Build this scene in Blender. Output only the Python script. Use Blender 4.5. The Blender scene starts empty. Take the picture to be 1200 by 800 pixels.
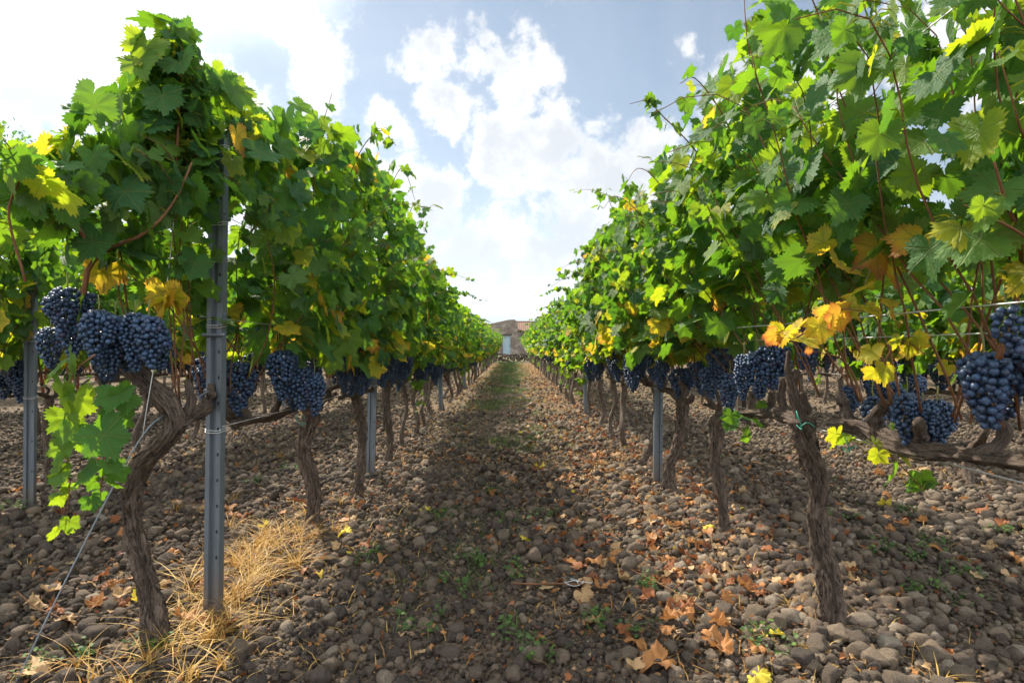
import bpy, math, random
import numpy as np
from mathutils import Vector

R = math.radians
rng = np.random.default_rng(7)
random.seed(7)
SC = bpy.context.scene
COL = SC.collection

# ------------------------------------------------------------------ camera
CAMZ = 1.05
cam_d = bpy.data.cameras.new("camera")
cam = bpy.data.objects.new("camera", cam_d)
COL.objects.link(cam)
cam_d.sensor_width = 36.0
cam_d.lens = 21.0
cam_d.shift_y = 5.0 / 1200.0
cam_d.clip_start = 0.02
cam_d.clip_end = 20000.0
cam.location = (0, 0, CAMZ)
cam.rotation_euler = (R(90), 0, 0)
SC.camera = cam

# ------------------------------------------------------------------ light, exposure
SUN_DIR = Vector((-0.66, 0.88, 1.0)).normalized()        # towards the sun
sun_el = math.asin(SUN_DIR.z)
sun_az = math.atan2(SUN_DIR.x, SUN_DIR.y)                 # clockwise from +Y
sl = bpy.data.lights.new("sun", 'SUN')
sl.energy = 4.3
sl.angle = R(0.9)
sl.color = (1.0, 0.90, 0.76)
so = bpy.data.objects.new("sun", sl)
COL.objects.link(so)
so.rotation_euler = SUN_DIR.to_track_quat('Z', 'Y').to_euler()
so.location = (-20, 30, 40)

SC.view_settings.view_transform = 'Standard'
SC.view_settings.look = 'None'
SC.view_settings.gamma = 1.0
SC.view_settings.exposure = 1.42
SC.view_settings.use_curve_mapping = False
cy = SC.cycles
cy.max_bounces = 8
cy.diffuse_bounces = 4
cy.glossy_bounces = 2
cy.transmission_bounces = 6
cy.volume_bounces = 0
cy.transparent_max_bounces = 4
cy.caustics_reflective = False
cy.caustics_refractive = False
cy.use_denoising = True
cy.use_adaptive_sampling = True
cy.adaptive_threshold = 0.02


class NT:
    """small helper round a node tree"""
    def __init__(s, tree):
        s.t = tree
        tree.nodes.clear()

    def n(s, typ, **kw):
        nd = s.t.nodes.new(typ)
        for k, v in kw.items():
            setattr(nd, k, v)
        return nd

    def link(s, a, b):
        s.t.links.new(a, b)

    def val(s, sock, v):
        if isinstance(v, (int, float)):
            sock.default_value = v
        elif isinstance(v, tuple):
            sock.default_value = v if len(v) == len(sock.default_value) else (*v, 1.0)
        else:
            s.link(v, sock)

    def m(s, op, a, b=None, c=None, clamp=False):
        nd = s.n('ShaderNodeMath', operation=op)
        nd.use_clamp = clamp
        s.val(nd.inputs[0], a)
        if b is not None:
            s.val(nd.inputs[1], b)
        if c is not None:
            s.val(nd.inputs[2], c)
        return nd.outputs[0]

    def sstep(s, v, a, b, lo=0.0, hi=1.0):
        nd = s.n('ShaderNodeMapRange', interpolation_type='SMOOTHSTEP')
        s.val(nd.inputs[0], v)
        s.val(nd.inputs[1], a)
        s.val(nd.inputs[2], b)
        s.val(nd.inputs[3], lo)
        s.val(nd.inputs[4], hi)
        return nd.outputs[0]

    def mix(s, f, a, b, blend='MIX'):
        nd = s.n('ShaderNodeMix', data_type='RGBA', blend_type=blend)
        s.val(nd.inputs[0], f)
        s.val(nd.inputs[6], a)
        s.val(nd.inputs[7], b)
        return nd.outputs[2]

    def noise(s, vec, scale, detail=4.0, rough=0.55, dist=0.0):
        nd = s.n('ShaderNodeTexNoise')
        if vec is not None:
            s.link(vec, nd.inputs['Vector'])
        nd.inputs['Scale'].default_value = scale
        nd.inputs['Detail'].default_value = detail
        nd.inputs['Roughness'].default_value = rough
        nd.inputs['Distortion'].default_value = dist
        return nd

    def ramp(s, v, stops, interp='LINEAR'):
        nd = s.n('ShaderNodeValToRGB')
        cr = nd.color_ramp
        cr.interpolation = interp
        while len(cr.elements) < len(stops):
            cr.elements.new(0.5)
        for e, (p, c) in zip(cr.elements, stops):
            e.position = p
            e.color = (*c, 1.0) if len(c) == 3 else c
        s.val(nd.inputs[0], v)
        return nd.outputs[0]


# ------------------------------------------------------------------ sky with clouds
world = bpy.data.worlds.new("World")
SC.world = world
world.use_nodes = True
W = NT(world.node_tree)
sky = W.n('ShaderNodeTexSky', sky_type='NISHITA')
sky.sun_disc = False
sky.sun_elevation = sun_el
sky.sun_rotation = sun_az
sky.air_density = 1.0
sky.dust_density = 0.4
sky.ozone_density = 0.8
tc = W.n('ShaderNodeTexCoord')
D = tc.outputs['Generated']
sep = W.n('ShaderNodeSeparateXYZ')
W.link(D, sep.inputs[0])
warp = W.noise(D, 8.0, 7.0, 0.62)
wsep = W.n('ShaderNodeSeparateColor')
W.link(warp.outputs['Color'], wsep.inputs[0])
az = W.m('ARCTAN2', sep.outputs[0], sep.outputs[1])
el = W.m('ARCSINE', sep.outputs[2])
u = W.m('ADD', az, W.m('MULTIPLY', W.m('SUBTRACT', wsep.outputs[0], 0.5), 0.17))
v = W.m('ADD', el, W.m('MULTIPLY', W.m('SUBTRACT', wsep.outputs[1], 0.5), 0.17))


def cloud_field(u, v, items):
    f = None
    for cx, cyy, rx, ry in items:
        a = math.atan((cx - 600) / 700)
        e = math.atan((405 - cyy) / 700 * math.cos(a))
        du = W.m('MULTIPLY', W.m('SUBTRACT', u, a), 700 / rx)
        dv = W.m('MULTIPLY', W.m('SUBTRACT', v, e), 700 / ry)
        q = W.m('SQRT', W.m('ADD', W.m('MULTIPLY', du, du), W.m('MULTIPLY', dv, dv)))
        g = W.m('SUBTRACT', 1.0, q)
        g = W.m('MULTIPLY', g, min(1.0, (rx + ry) / 90.0))
        f = g if f is None else W.m('MAXIMUM', f, g)
    return f


puffs = [(505, 62, 46, 30), (560, 62, 34, 24), (610, 85, 42, 48), (530, 118, 44, 28), (372, 70, 52, 58),
         (345, 45, 40, 30), (592, 172, 50, 46), (655, 165, 60, 46), (712, 146, 38, 30), (467, 150, 24, 22),
         (480, 225, 80, 56), (680, 235, 95, 66), (765, 195, 45, 45), (560, 320, 260, 76), (420, 280, 110, 80),
         (818, 56, 16, 14), (850, 84, 26, 16), (884, 82, 18, 18), (862, 112, 26, 16), (900, 190, 90, 60),
         (240, 190, 160, 90), (60, 90, 130, 60), (1100, 60, 120, 60)]
f = cloud_field(u, v, puffs)
n1 = W.noise(D, 11.0, 10.0, 0.62, 0.2)
n2 = W.noise(D, 3.0, 5.0, 0.55)
f2 = W.m('ADD', f, W.m('MULTIPLY', W.m('SUBTRACT', n1.outputs[0], 0.530), 2.9))
# generic broken cloud over the rest of the sky (behind and overhead)
gen = W.m('MULTIPLY', W.m('SUBTRACT', n2.outputs[0], 0.47), 4.0)
side = W.sstep(sep.outputs[1], 0.62, 0.2)
f2 = W.m('MAXIMUM', f2, W.m('SUBTRACT', W.m('ADD', gen, W.m('MULTIPLY', W.m('SUBTRACT', n1.outputs[0], 0.5), 1.2)),
                            W.m('MULTIPLY', W.m('SUBTRACT', 1.0, side), 6.0)))
cover = W.sstep(f2, -0.14, 0.32)
# cloud bank thickening to the horizon
bank = W.sstep(W.m('ADD', el, W.m('MULTIPLY', W.m('SUBTRACT', n1.outputs[0], 0.5), 0.16)), 0.22, 0.06)
cover = W.m('MAXIMUM', cover, W.m('MULTIPLY', bank, 0.96))
# thin veil in the bright part round the sun
dot = W.n('ShaderNodeVectorMath', operation='DOT_PRODUCT')
W.link(D, dot.inputs[0])
dot.inputs[1].default_value = SUN_DIR
cs = dot.outputs['Value']
veil = W.sstep(W.m('ADD', cs, W.m('MULTIPLY', W.m('SUBTRACT', n2.outputs[0], 0.5), 0.10)), 0.91, 0.985)
wisps = W.noise(D, 2.2, 6.0, 0.62, 1.2)
veil = W.m('MAXIMUM', veil, W.sstep(wisps.outputs[0], 0.40, 0.78, 0.0, 0.16))
# cloud brightness: white tops, blue grey undersides near the horizon
n3 = W.noise(D, 9.0, 8.0, 0.6, 0.2)
thick = W.sstep(W.m('ADD', f2, W.m('MULTIPLY', W.m('SUBTRACT', n3.outputs[0], 0.5), 3.6)), 0.05, 0.95)
low = W.sstep(el, 0.30, 0.03)
grey = W.m('MULTIPLY', thick, W.m('ADD', 0.62, W.m('MULTIPLY', low, 0.36)))
grey = W.m('MAXIMUM', grey, W.m('MULTIPLY', W.sstep(el, 0.17, 0.03), W.sstep(n3.outputs[0], 0.3, 0.6, 0.6, 0.9)))
ccol = W.mix(grey, (0.362, 0.360, 0.356), (0.160, 0.178, 0.202))
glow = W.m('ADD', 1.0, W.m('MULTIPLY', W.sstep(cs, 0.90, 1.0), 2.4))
# brightness added to the unseen sky overhead, beside and behind, as fill light
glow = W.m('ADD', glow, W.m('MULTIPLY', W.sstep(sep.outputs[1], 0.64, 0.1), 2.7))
bgs = W.n('ShaderNodeBackground')
W.link(W.mix(1.0, sky.outputs[0], (0.90, 1.0, 0.985), 'MULTIPLY'), bgs.inputs[0])
bgs.inputs[1].default_value = 0.036
bgv = W.n('ShaderNodeBackground')
bgv.inputs[0].default_value = (0.36, 0.37, 0.385, 1)
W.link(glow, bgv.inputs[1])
bgc = W.n('ShaderNodeBackground')
W.link(ccol, bgc.inputs[0])
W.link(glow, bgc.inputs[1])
mx0 = W.n('ShaderNodeMixShader')
W.link(W.m('MULTIPLY', veil, 0.9), mx0.inputs[0])
W.link(bgs.outputs[0], mx0.inputs[1])
W.link(bgv.outputs[0], mx0.inputs[2])
mx1 = W.n('ShaderNodeMixShader')
W.link(cover, mx1.inputs[0])
W.link(mx0.outputs[0], mx1.inputs[1])
W.link(bgc.outputs[0], mx1.inputs[2])
wo = W.n('ShaderNodeOutputWorld')
W.link(mx1.outputs[0], wo.inputs[0])

# ------------------------------------------------------------------ numpy noise and mesh helpers


def _h(i, j, k):
    n = (i * 374761393 + j * 668265263 + k * 2147483647) & 0xFFFFFFFF
    n = ((n ^ (n >> 13)) * 1274126177) & 0xFFFFFFFF
    return ((n ^ (n >> 16)) & 0xFFFF) / 65535.0


def vnoise(x, y, z=0.0):
    x, y, z = np.broadcast_arrays(np.asarray(x, float), np.asarray(y, float), np.asarray(z, float))
    i, j, k = (np.floor(a).astype(np.int64) for a in (x, y, z))
    fx, fy, fz = x - i, y - j, z - k
    fx, fy, fz = (a * a * (3 - 2 * a) for a in (fx, fy, fz))
    o = 0
    for di in (0, 1):
        for dj in (0, 1):
            for dk in (0, 1):
                w = (fx if di else 1 - fx) * (fy if dj else 1 - fy) * (fz if dk else 1 - fz)
                o = o + w * _h(i + di, j + dj, k + dk)
    return o * 2 - 1


def fbm(x, y, z=0.0, octv=3):
    o, a, s = 0, 1.0, 1.0
    for q in range(octv):
        o = o + a * vnoise(x * s + 17.1 * q, y * s + 9.7 * q, np.asarray(z) * s)
        a *= 0.5
        s *= 2.1
    return o


def gh(x, y):
    """ground height"""
    x = np.asarray(x, float)
    y = np.asarray(y, float)
    fade = np.clip(1 - (y - 70) / 40, 0, 1)
    rowd = np.abs((np.abs(x) % 2.4) - 1.2)
    mound = 0.018 * np.exp(-(rowd / 0.3) ** 2) * (np.abs(x) < 12) * (y < 40) * (np.abs(x) > 0.3)
    return fade * (mound + 0.02 * fbm(x * 0.9, y * 0.9, 3.3) + 0.006 * fbm(x * 5, y * 5, 8.1, 2)) - 0.030


class Acc:
    def __init__(s):
        s.v, s.f, s.n, s.tint, s.lc = [], {}, 0, [], []

    def add(s, v, faces, tint=0.5, lc=None):
        v = np.asarray(v, float).reshape(-1, 3)
        faces = np.asarray(faces)
        s.v.append(v)
        s.f.setdefault(faces.shape[1], []).append(faces + s.n)
        s.tint.append(np.broadcast_to(np.asarray(tint, float), (len(v),)))
        s.lc.append(np.zeros((len(v), 3)) if lc is None else lc)
        s.n += len(v)

    def mesh(s, name, mats, smooth=True):
        me = bpy.data.meshes.new(name)
        if s.n == 0:
            return me
        V = np.concatenate(s.v)
        me.vertices.add(len(V))
        me.vertices.foreach_set('co', V.ravel().astype(np.float32))
        loops, starts, pos = [], [], 0
        for k in s.f:
            F = np.concatenate(s.f[k])
            loops.append(F.ravel())
            starts.append(pos + np.arange(len(F)) * k)
            pos += F.size
        L = np.concatenate(loops)
        S = np.concatenate(starts)
        me.loops.add(len(L))
        me.loops.foreach_set('vertex_index', L.astype(np.int32))
        me.polygons.add(len(S))
        me.polygons.foreach_set('loop_start', S.astype(np.int32))
        me.update(calc_edges=True)
        me.polygons.foreach_set('use_smooth', np.full(len(S), smooth))
        a = me.attributes.new('tint', 'FLOAT', 'POINT')
        a.data.foreach_set('value', np.concatenate(s.tint).astype(np.float32))
        a = me.attributes.new('lc', 'FLOAT_VECTOR', 'POINT')
        a.data.foreach_set('vector', np.concatenate(s.lc).ravel().astype(np.float32))
        for m in (mats if isinstance(mats, (list, tuple)) else [mats]):
            me.materials.append(m)
        me.update()
        return me


def link_obj(name, me, parent=None, loc=(0, 0, 0), **props):
    o = bpy.data.objects.new(name, me)
    COL.objects.link(o)
    o.location = loc
    if parent is not None:
        o.parent = parent
    for k, vv in props.items():
        o[k] = vv
    return o


def empty(name, loc, **props):
    o = link_obj(name, None, None, loc, **props)
    o.empty_display_size = 0.1
    return o


def frames(P):
    P = np.asarray(P, float)
    T = np.gradient(P, axis=0)
    T /= np.linalg.norm(T, axis=1)[:, None] + 1e-12
    a = np.array([0.0, 1.0, 0.0]) if abs(T[0][1]) < 0.8 else np.array([1.0, 0, 0])
    N = np.zeros_like(P)
    n = a - T[0] * a.dot(T[0])
    for i in range(len(P)):
        n = n - T[i] * n.dot(T[i])
        n /= np.linalg.norm(n) + 1e-12
        N[i] = n
    return T, N, np.cross(T, N)


def spline(pts, n):
    """Catmull-Rom resample"""
    P = np.asarray(pts, float)
    if len(P) == 2:
        t = np.linspace(0, 1, n)[:, None]
        return P[0] * (1 - t) + P[1] * t
    Q = np.vstack([2 * P[0] - P[1], P, 2 * P[-1] - P[-2]])
    seg = len(P) - 1
    t = np.linspace(0, seg - 1e-6, n)
    i = t.astype(int)
    u_ = (t - i)[:, None]
    p0, p1, p2, p3 = Q[i], Q[i + 1], Q[i + 2], Q[i + 3]
    return 0.5 * ((2 * p1) + (-p0 + p2) * u_ + (2 * p0 - 5 * p1 + 4 * p2 - p3) * u_ ** 2 + (-p0 + 3 * p1 - 3 * p2 + p3) * u_ ** 3)


def tube(acc, P, rad, seg=6, gnarl=0.0, seed=0.0, tint=0.5, cap=True):
    P = np.asarray(P, float)
    n = len(P)
    rad = np.broadcast_to(np.asarray(rad, float), (n,))
    T, N, B = frames(P)
    th = np.linspace(0, 2 * math.pi, seg, endpoint=False)
    L = np.concatenate([[0], np.cumsum(np.linalg.norm(np.diff(P, axis=0), axis=1))])
    TH, LL = np.meshgrid(th, L)
    RR = np.repeat(rad[:, None], seg, 1)
    if gnarl > 0:
        c, s_ = np.cos(TH), np.sin(TH)
        tw = TH + 2.2 * LL + seed
        g = 0.55 * np.sin(3 * tw + 4 * vnoise(LL * 5 + seed, 0, seed)) * 0.5
        g = g + 0.9 * vnoise(c * 1.2 + seed, s_ * 1.2, LL * 9 + seed)
        g = g + 0.85 * (1 - 2 * np.abs(vnoise(np.cos(tw) * 4.5 + seed, np.sin(tw) * 4.5, LL * 24 + 5))) * 0.6
        g = g + 0.55 * vnoise(np.cos(tw) * 8, np.sin(tw) * 8 + seed, LL * 34) + .3 * vnoise(c * 14, s_ * 14, LL * 40)
        kn = np.clip(vnoise(c * .9 + seed * 3, s_ * .9, LL * 6.5 + seed), .25, 1) - .25
        RR = RR * (1 + gnarl * (g + 1.1 * kn))
    V = P[:, None, :] + RR[..., None] * (np.cos(TH)[..., None] * N[:, None, :] + np.sin(TH)[..., None] * B[:, None, :])
    lc = np.stack([np.cos(TH), np.sin(TH), LL * 6.0 + seed], -1).reshape(-1, 3)
    i = np.arange(n - 1)[:, None] * seg
    j = np.arange(seg)[None, :]
    j2 = (j + 1) % seg
    F = np.stack([i + j, i + j2, i + seg + j2, i + seg + j], -1).reshape(-1, 4)
    V = V.reshape(-1, 3)
    if cap:
        V = np.vstack([V, P[0] - T[0] * rad[0] * .3, P[-1] + T[-1] * rad[-1] * .5])
        lc = np.vstack([lc, [0, 0, seed], [0, 0, L[-1] * 6 + seed]])
        a, b = n * seg, n * seg + 1
        jj = np.arange(seg)
        base = acc.n
        F3 = np.concatenate([np.stack([np.full(seg, a), (jj + 1) % seg, jj], -1),
                             np.stack([np.full(seg, b), (n - 1) * seg + jj, (n - 1) * seg + (jj + 1) % seg], -1)])
        acc.add(V, F, tint, lc)
        acc.f.setdefault(3, []).append(F3 + base)
    else:
        acc.add(V, F, tint, lc)


def ico(sub):
    import bmesh
    bm = bmesh.new()
    bmesh.ops.create_icosphere(bm, subdivisions=sub, radius=1.0)
    V = np.array([vv.co[:] for vv in bm.verts])
    F = np.array([[x.index for x in ff.verts] for ff in bm.faces])
    bm.free()
    return V, F


ICO = {k: ico(k) for k in (1, 2, 3)}


def rand_rot(n):
    q = rng.normal(size=(n, 4))
    q /= np.linalg.norm(q, axis=1)[:, None]
    w, x, y, z = q.T
    return np.stack([np.stack([1 - 2 * (y * y + z * z), 2 * (x * y - z * w), 2 * (x * z + y * w)], -1),
                     np.stack([2 * (x * y + z * w), 1 - 2 * (x * x + z * z), 2 * (y * z - x * w)], -1),
                     np.stack([2 * (x * z - y * w), 2 * (y * z + x * w), 1 - 2 * (x * x + y * y)], -1)], 1)


def box(acc, lo, hi, tint=0.5):
    x0, y0, z0 = lo
    x1, y1, z1 = hi
    V = [(x0, y0, z0), (x1, y0, z0), (x1, y1, z0), (x0, y1, z0), (x0, y0, z1), (x1, y0, z1), (x1, y1, z1), (x0, y1, z1)]
    F = [(0, 3, 2, 1), (4, 5, 6, 7), (0, 1, 5, 4), (1, 2, 6, 5), (2, 3, 7, 6), (3, 0, 4, 7)]
    acc.add(V, F, tint, np.array(V))


def PX(px, py, d):
    """world point at depth d seen at (px, py) of the 1200 x 800 photograph (measuring aid)"""
    return np.array([(px - 600) / 700 * d, d, CAMZ - (py - 405) / 700 * d])


# ------------------------------------------------------------------ materials


def new_mat(name):
    m = bpy.data.materials.new(name)
    m.use_nodes = True
    return m, NT(m.node_tree)


def attr(t, name):
    a = t.n('ShaderNodeAttribute', attribute_name=name)
    return a


def finish(t, surf):
    o = t.n('ShaderNodeOutputMaterial')
    t.link(surf, o.inputs[0])


def principled(t, col, rough=0.6, spec=0.5, normal=None, metal=0.0):
    p = t.n('ShaderNodeBsdfPrincipled')
    t.val(p.inputs['Base Color'], col)
    t.val(p.inputs['Roughness'], rough)
    t.val(p.inputs['Specular IOR Level'], spec)
    t.val(p.inputs['Metallic'], metal)
    if normal is not None:
        t.link(normal, p.inputs['Normal'])
    return p.outputs[0]


def bump(t, h, strength, dist):
    b = t.n('ShaderNodeBump')
    b.inputs['Strength'].default_value = strength
    b.inputs['Distance'].default_value = dist
    t.link(h, b.inputs['Height'])
    return b.outputs[0]


def leaf_material():
    m, t = new_mat("vine_leaf")
    tint = attr(t, 'tint').outputs['Fac']
    lc = attr(t, 'lc').outputs['Vector']
    sp = t.n('ShaderNodeSeparateXYZ')
    t.link(lc, sp.inputs[0])
    ax = t.m('ABSOLUTE', sp.outputs[0])
    yy = sp.outputs[1]
    rr = t.m('SQRT', t.m('ADD', t.m('MULTIPLY', ax, ax), t.m('MULTIPLY', yy, yy)))
    # main veins at 0, 52 and 108 degrees from the tip
    vein = None
    for deg in (0, 52, 108):
        c, s_ = math.cos(R(deg)), math.sin(R(deg))
        dist = t.m('ABSOLUTE', t.m('SUBTRACT', t.m('MULTIPLY', ax, c), t.m('MULTIPLY', yy, s_)))
        along = t.m('ADD', t.m('MULTIPLY', ax, s_), t.m('MULTIPLY', yy, c))
        g = t.m('MULTIPLY', t.sstep(dist, 0.030, 0.006), t.m('GREATER_THAN', along, 0.0))
        # side veins
        w = t.m('FRACT', t.m('MULTIPLY', t.m('SUBTRACT', along, t.m('MULTIPLY', dist, 0.9)), 5.5))
        sv = t.m('MULTIPLY', t.m('MULTIPLY', t.sstep(t.m('ABSOLUTE', t.m('SUBTRACT', w, 0.5)), 0.10, 0.0), t.m('GREATER_THAN', along, 0.05)),
                 t.sstep(dist, 0.26, 0.05, 0.0, 0.55))
        g = t.m('MAXIMUM', g, sv)
        vein = g if vein is None else t.m('MAXIMUM', vein, g)
    geo = t.n('ShaderNodeNewGeometry')
    pn = t.noise(geo.outputs['Position'], 9.0, 4.0, 0.6)
    fine = t.noise(lc, 9.0, 4.0, 0.6)
    # autumn colour creeps in from the leaf margin
    tt = t.m('ADD', tint, t.m('MULTIPLY', t.m('SUBTRACT', pn.outputs[0], 0.5), 0.22))
    edge = t.m('MULTIPLY', t.sstep(rr, 0.35, 0.95), t.sstep(tint, 0.45, 0.7, 0.0, 0.10))
    tt = t.m('ADD', tt, edge, clamp=True)
    refl = t.ramp(tt, [(0.0, (0.020, 0.105, 0.046)), (0.35, (0.044, 0.155, 0.028)), (0.6, (0.105, 0.215, 0.016)),
                       (0.76, (0.46, 0.43, 0.025)), (0.86, (0.64, 0.46, 0.03)), (0.95, (0.50, 0.20, 0.04)), (1.0, (0.22, 0.07, 0.03))])
    tran = t.ramp(tt, [(0.0, (0.06, 0.20, 0.014)), (0.35, (0.19, 0.38, 0.012)), (0.6, (0.42, 0.56, 0.016)),
                       (0.76, (0.72, 0.68, 0.02)), (0.86, (0.85, 0.52, 0.04)), (0.95, (0.75, 0.26, 0.05)), (1.0, (0.30, 0.07, 0.03))])
    refl = t.mix(t.m('MULTIPLY', vein, 0.6), refl, (0.22, 0.29, 0.08))
    refl = t.mix(t.sstep(fine.outputs[0], 0.42, 0.68, 0.0, 0.35), refl, (0.10, 0.17, 0.03))
    tran = t.mix(t.m('MULTIPLY', vein, 0.4), tran, (0.12, 0.2, 0.02))
    spot = t.sstep(t.noise(lc, 14.0, 2.0, 0.5).outputs[0], 0.66, 0.72)
    spot = t.m('MULTIPLY', spot, t.sstep(tint, 0.62, 0.8))
    refl = t.mix(t.m('MULTIPLY', spot, 0.8), refl, (0.16, 0.05, 0.02))
    tran = t.mix(t.m('MULTIPLY', spot, 0.8), tran, (0.2, 0.05, 0.02))
    # pale underside
    refl = t.mix(t.m('MULTIPLY', geo.outputs['Backfacing'], 0.35), refl, (0.16, 0.22, 0.10))
    hgt = t.m('ADD', t.m('MULTIPLY', vein, -0.6), fine.outputs[0])
    nrm = bump(t, hgt, 0.8, 0.007)
    rough = t.m('ADD', 0.46, t.m('MULTIPLY', fine.outputs[0], 0.2))
    p = principled(t, refl, rough, 0.34, nrm)
    tr = t.n('ShaderNodeBsdfTranslucent')
    t.link(tran, tr.inputs[0])
    mx = t.n('ShaderNodeMixShader')
    mx.inputs[0].default_value = 0.50
    t.link(p, mx.inputs[1])
    t.link(tr.outputs[0], mx.inputs[2])
    finish(t, mx.outputs[0])
    return m


def dead_leaf_material():
    m, t = new_mat("dead_leaf")
    tint = attr(t, 'tint').outputs['Fac']
    lc = attr(t, 'lc').outputs['Vector']
    fine = t.noise(lc, 5.0, 5.0, 0.6)
    tt = t.m('ADD', tint, t.m('MULTIPLY', t.m('SUBTRACT', fine.outputs[0], 0.5), 0.25), clamp=True)
    col = t.ramp(tt, [(0.0, (0.09, 0.035, 0.018)), (0.25, (0.27, 0.10, 0.036)), (0.5, (0.44, 0.21, 0.07)),
                      (0.7, (0.46, 0.32, 0.17)), (0.85, (0.60, 0.42, 0.05)), (1.0, (0.66, 0.55, 0.05))])
    p = principled(t, col, 0.65, 0.3, bump(t, fine.outputs[0], 0.5, 0.004))
    tr = t.n('ShaderNodeBsdfTranslucent')
    t.link(col, tr.inputs[0])
    mx = t.n('ShaderNodeMixShader')
    mx.inputs[0].default_value = 0.25
    t.link(p, mx.inputs[1])
    t.link(tr.outputs[0], mx.inputs[2])
    finish(t, mx.outputs[0])
    return m


def bark_material(name, dark, light, strength=0.9, sc=1.0):
    m, t = new_mat(name)
    lc = attr(t, 'lc').outputs['Vector']
    mp = t.n('ShaderNodeMapping')
    t.link(lc, mp.inputs[0])
    mp.inputs['Scale'].default_value = (1.0 * sc, 1.0 * sc, 0.75 * sc)
    a = t.noise(mp.outputs[0], 6.0, 8.0, 0.72, 0.9)
    b = t.noise(mp.outputs[0], 26.0, 4.0, 0.7, 0.4)
    c = t.noise(lc, 2.5, 3.0, 0.5)
    h = t.m('ADD', a.outputs[0], t.m('MULTIPLY', b.outputs[0], 0.5))
    k = t.sstep(h, 0.60, 0.90)
    col = t.mix(k, dark, light)
    col = t.mix(t.m('MULTIPLY', t.sstep(c.outputs[0], 0.45, 0.7), 0.45), col, tuple(x * 1.25 + 0.01 for x in light))
    finish(t, principled(t, col, 0.85, 0.2, bump(t, h, strength, 0.02)))
    return m


def grape_material():
    m, t = new_mat("grape_skin")
    tint = attr(t, 'tint').outputs['Fac']
    lc = attr(t, 'lc').outputs['Vector']
    nz = t.noise(lc, 1.6, 5.0, 0.6)
    k = t.m('ADD', t.m('MULTIPLY', tint, 0.5), t.m('MULTIPLY', t.sstep(nz.outputs[0], 0.35, 0.62), 0.55), clamp=True)
    col = t.mix(k, (0.006, 0.008, 0.020), (0.040, 0.088, 0.175))
    col = t.mix(t.sstep(tint, 0.93, 1.0, 0.0, 0.6), col, (0.05, 0.015, 0.04))
    rough = t.m('ADD', 0.30, t.m('MULTIPLY', k, 0.28))
    finish(t, principled(t, col, rough, 0.45))
    return m


def metal_material():
    m, t = new_mat("galvanised_steel")
    geo = t.n('ShaderNodeNewGeometry')
    mp = t.n('ShaderNodeMapping')
    t.link(geo.outputs['Position'], mp.inputs[0])
    mp.inputs['Scale'].default_value = (1, 1, 0.15)
    a = t.noise(mp.outputs[0], 40.0, 4.0, 0.6)
    b = t.noise(geo.outputs['Position'], 5.0, 4.0, 0.6)
    col = t.mix(a.outputs[0], (0.10, 0.125, 0.145), (0.21, 0.245, 0.28))
    sepz = t.n('ShaderNodeSeparateXYZ')
    t.link(geo.outputs['Position'], sepz.inputs[0])
    dirt = t.m('MULTIPLY', t.sstep(t.m('ADD', sepz.outputs[2], t.m('MULTIPLY', b.outputs[0], 0.15)), 0.35, 0.05), 0.6)
    col = t.mix(dirt, col, (0.16, 0.12, 0.09))
    finish(t, principled(t, col, t.m('ADD', 0.42, t.m('MULTIPLY', b.outputs[0], 0.2)), 0.5, None, 0.55))
    return m


def simple_material(name, col, rough=0.7, metal=0.0, var=0.25, sc=8.0, spec=0.4):
    m, t = new_mat(name)
    geo = t.n('ShaderNodeNewGeometry')
    a = t.noise(geo.outputs['Position'], sc, 4.0, 0.6)
    c = t.mix(a.outputs[0], tuple(x * (1 - var) for x in col), tuple(min(1, x * (1 + var)) for x in col))
    finish(t, principled(t, c, rough, spec, bump(t, a.outputs[0], 0.3, 0.01), metal))
    return m


def stone_material():
    m, t = new_mat("lava_stone")
    tint = attr(t, 'tint').outputs['Fac']
    lc = attr(t, 'lc').outputs['Vector']
    geo = t.n('ShaderNodeNewGeometry')
    a = t.noise(geo.outputs['Position'], 90.0, 6.0, 0.72)
    b = t.noise(geo.outputs['Position'], 300.0, 3.0, 0.7)
    big = t.noise(geo.outputs['Position'], 0.9, 3.0, 0.5)
    col = t.ramp(tint, [(0.0, (0.050, 0.046, 0.042)), (0.3, (0.100, 0.084, 0.069)), (0.6, (0.178, 0.142, 0.106)), (0.85, (0.27, 0.210, 0.150)), (1.0, (0.37, 0.315, 0.245))])
    col = t.mix(t.sstep(a.outputs[0], 0.42, 0.62, 0.0, 0.35), col, (0.19, 0.135, 0.095))
    col = t.mix(t.sstep(b.outputs[0], 0.5, 0.62, 0.0, 0.6), col, (0.035, 0.03, 0.03))
    col = t.mix(t.sstep(big.outputs[0], 0.35, 0.7, 0.0, 0.25), col, (0.15, 0.105, 0.08))
    h = t.m('ADD', a.outputs[0], t.m('MULTIPLY', b.outputs[0], 0.7))
    finish(t, principled(t, col, 0.92, 0.15, bump(t, h, 1.0, 0.012)))
    return m


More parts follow.
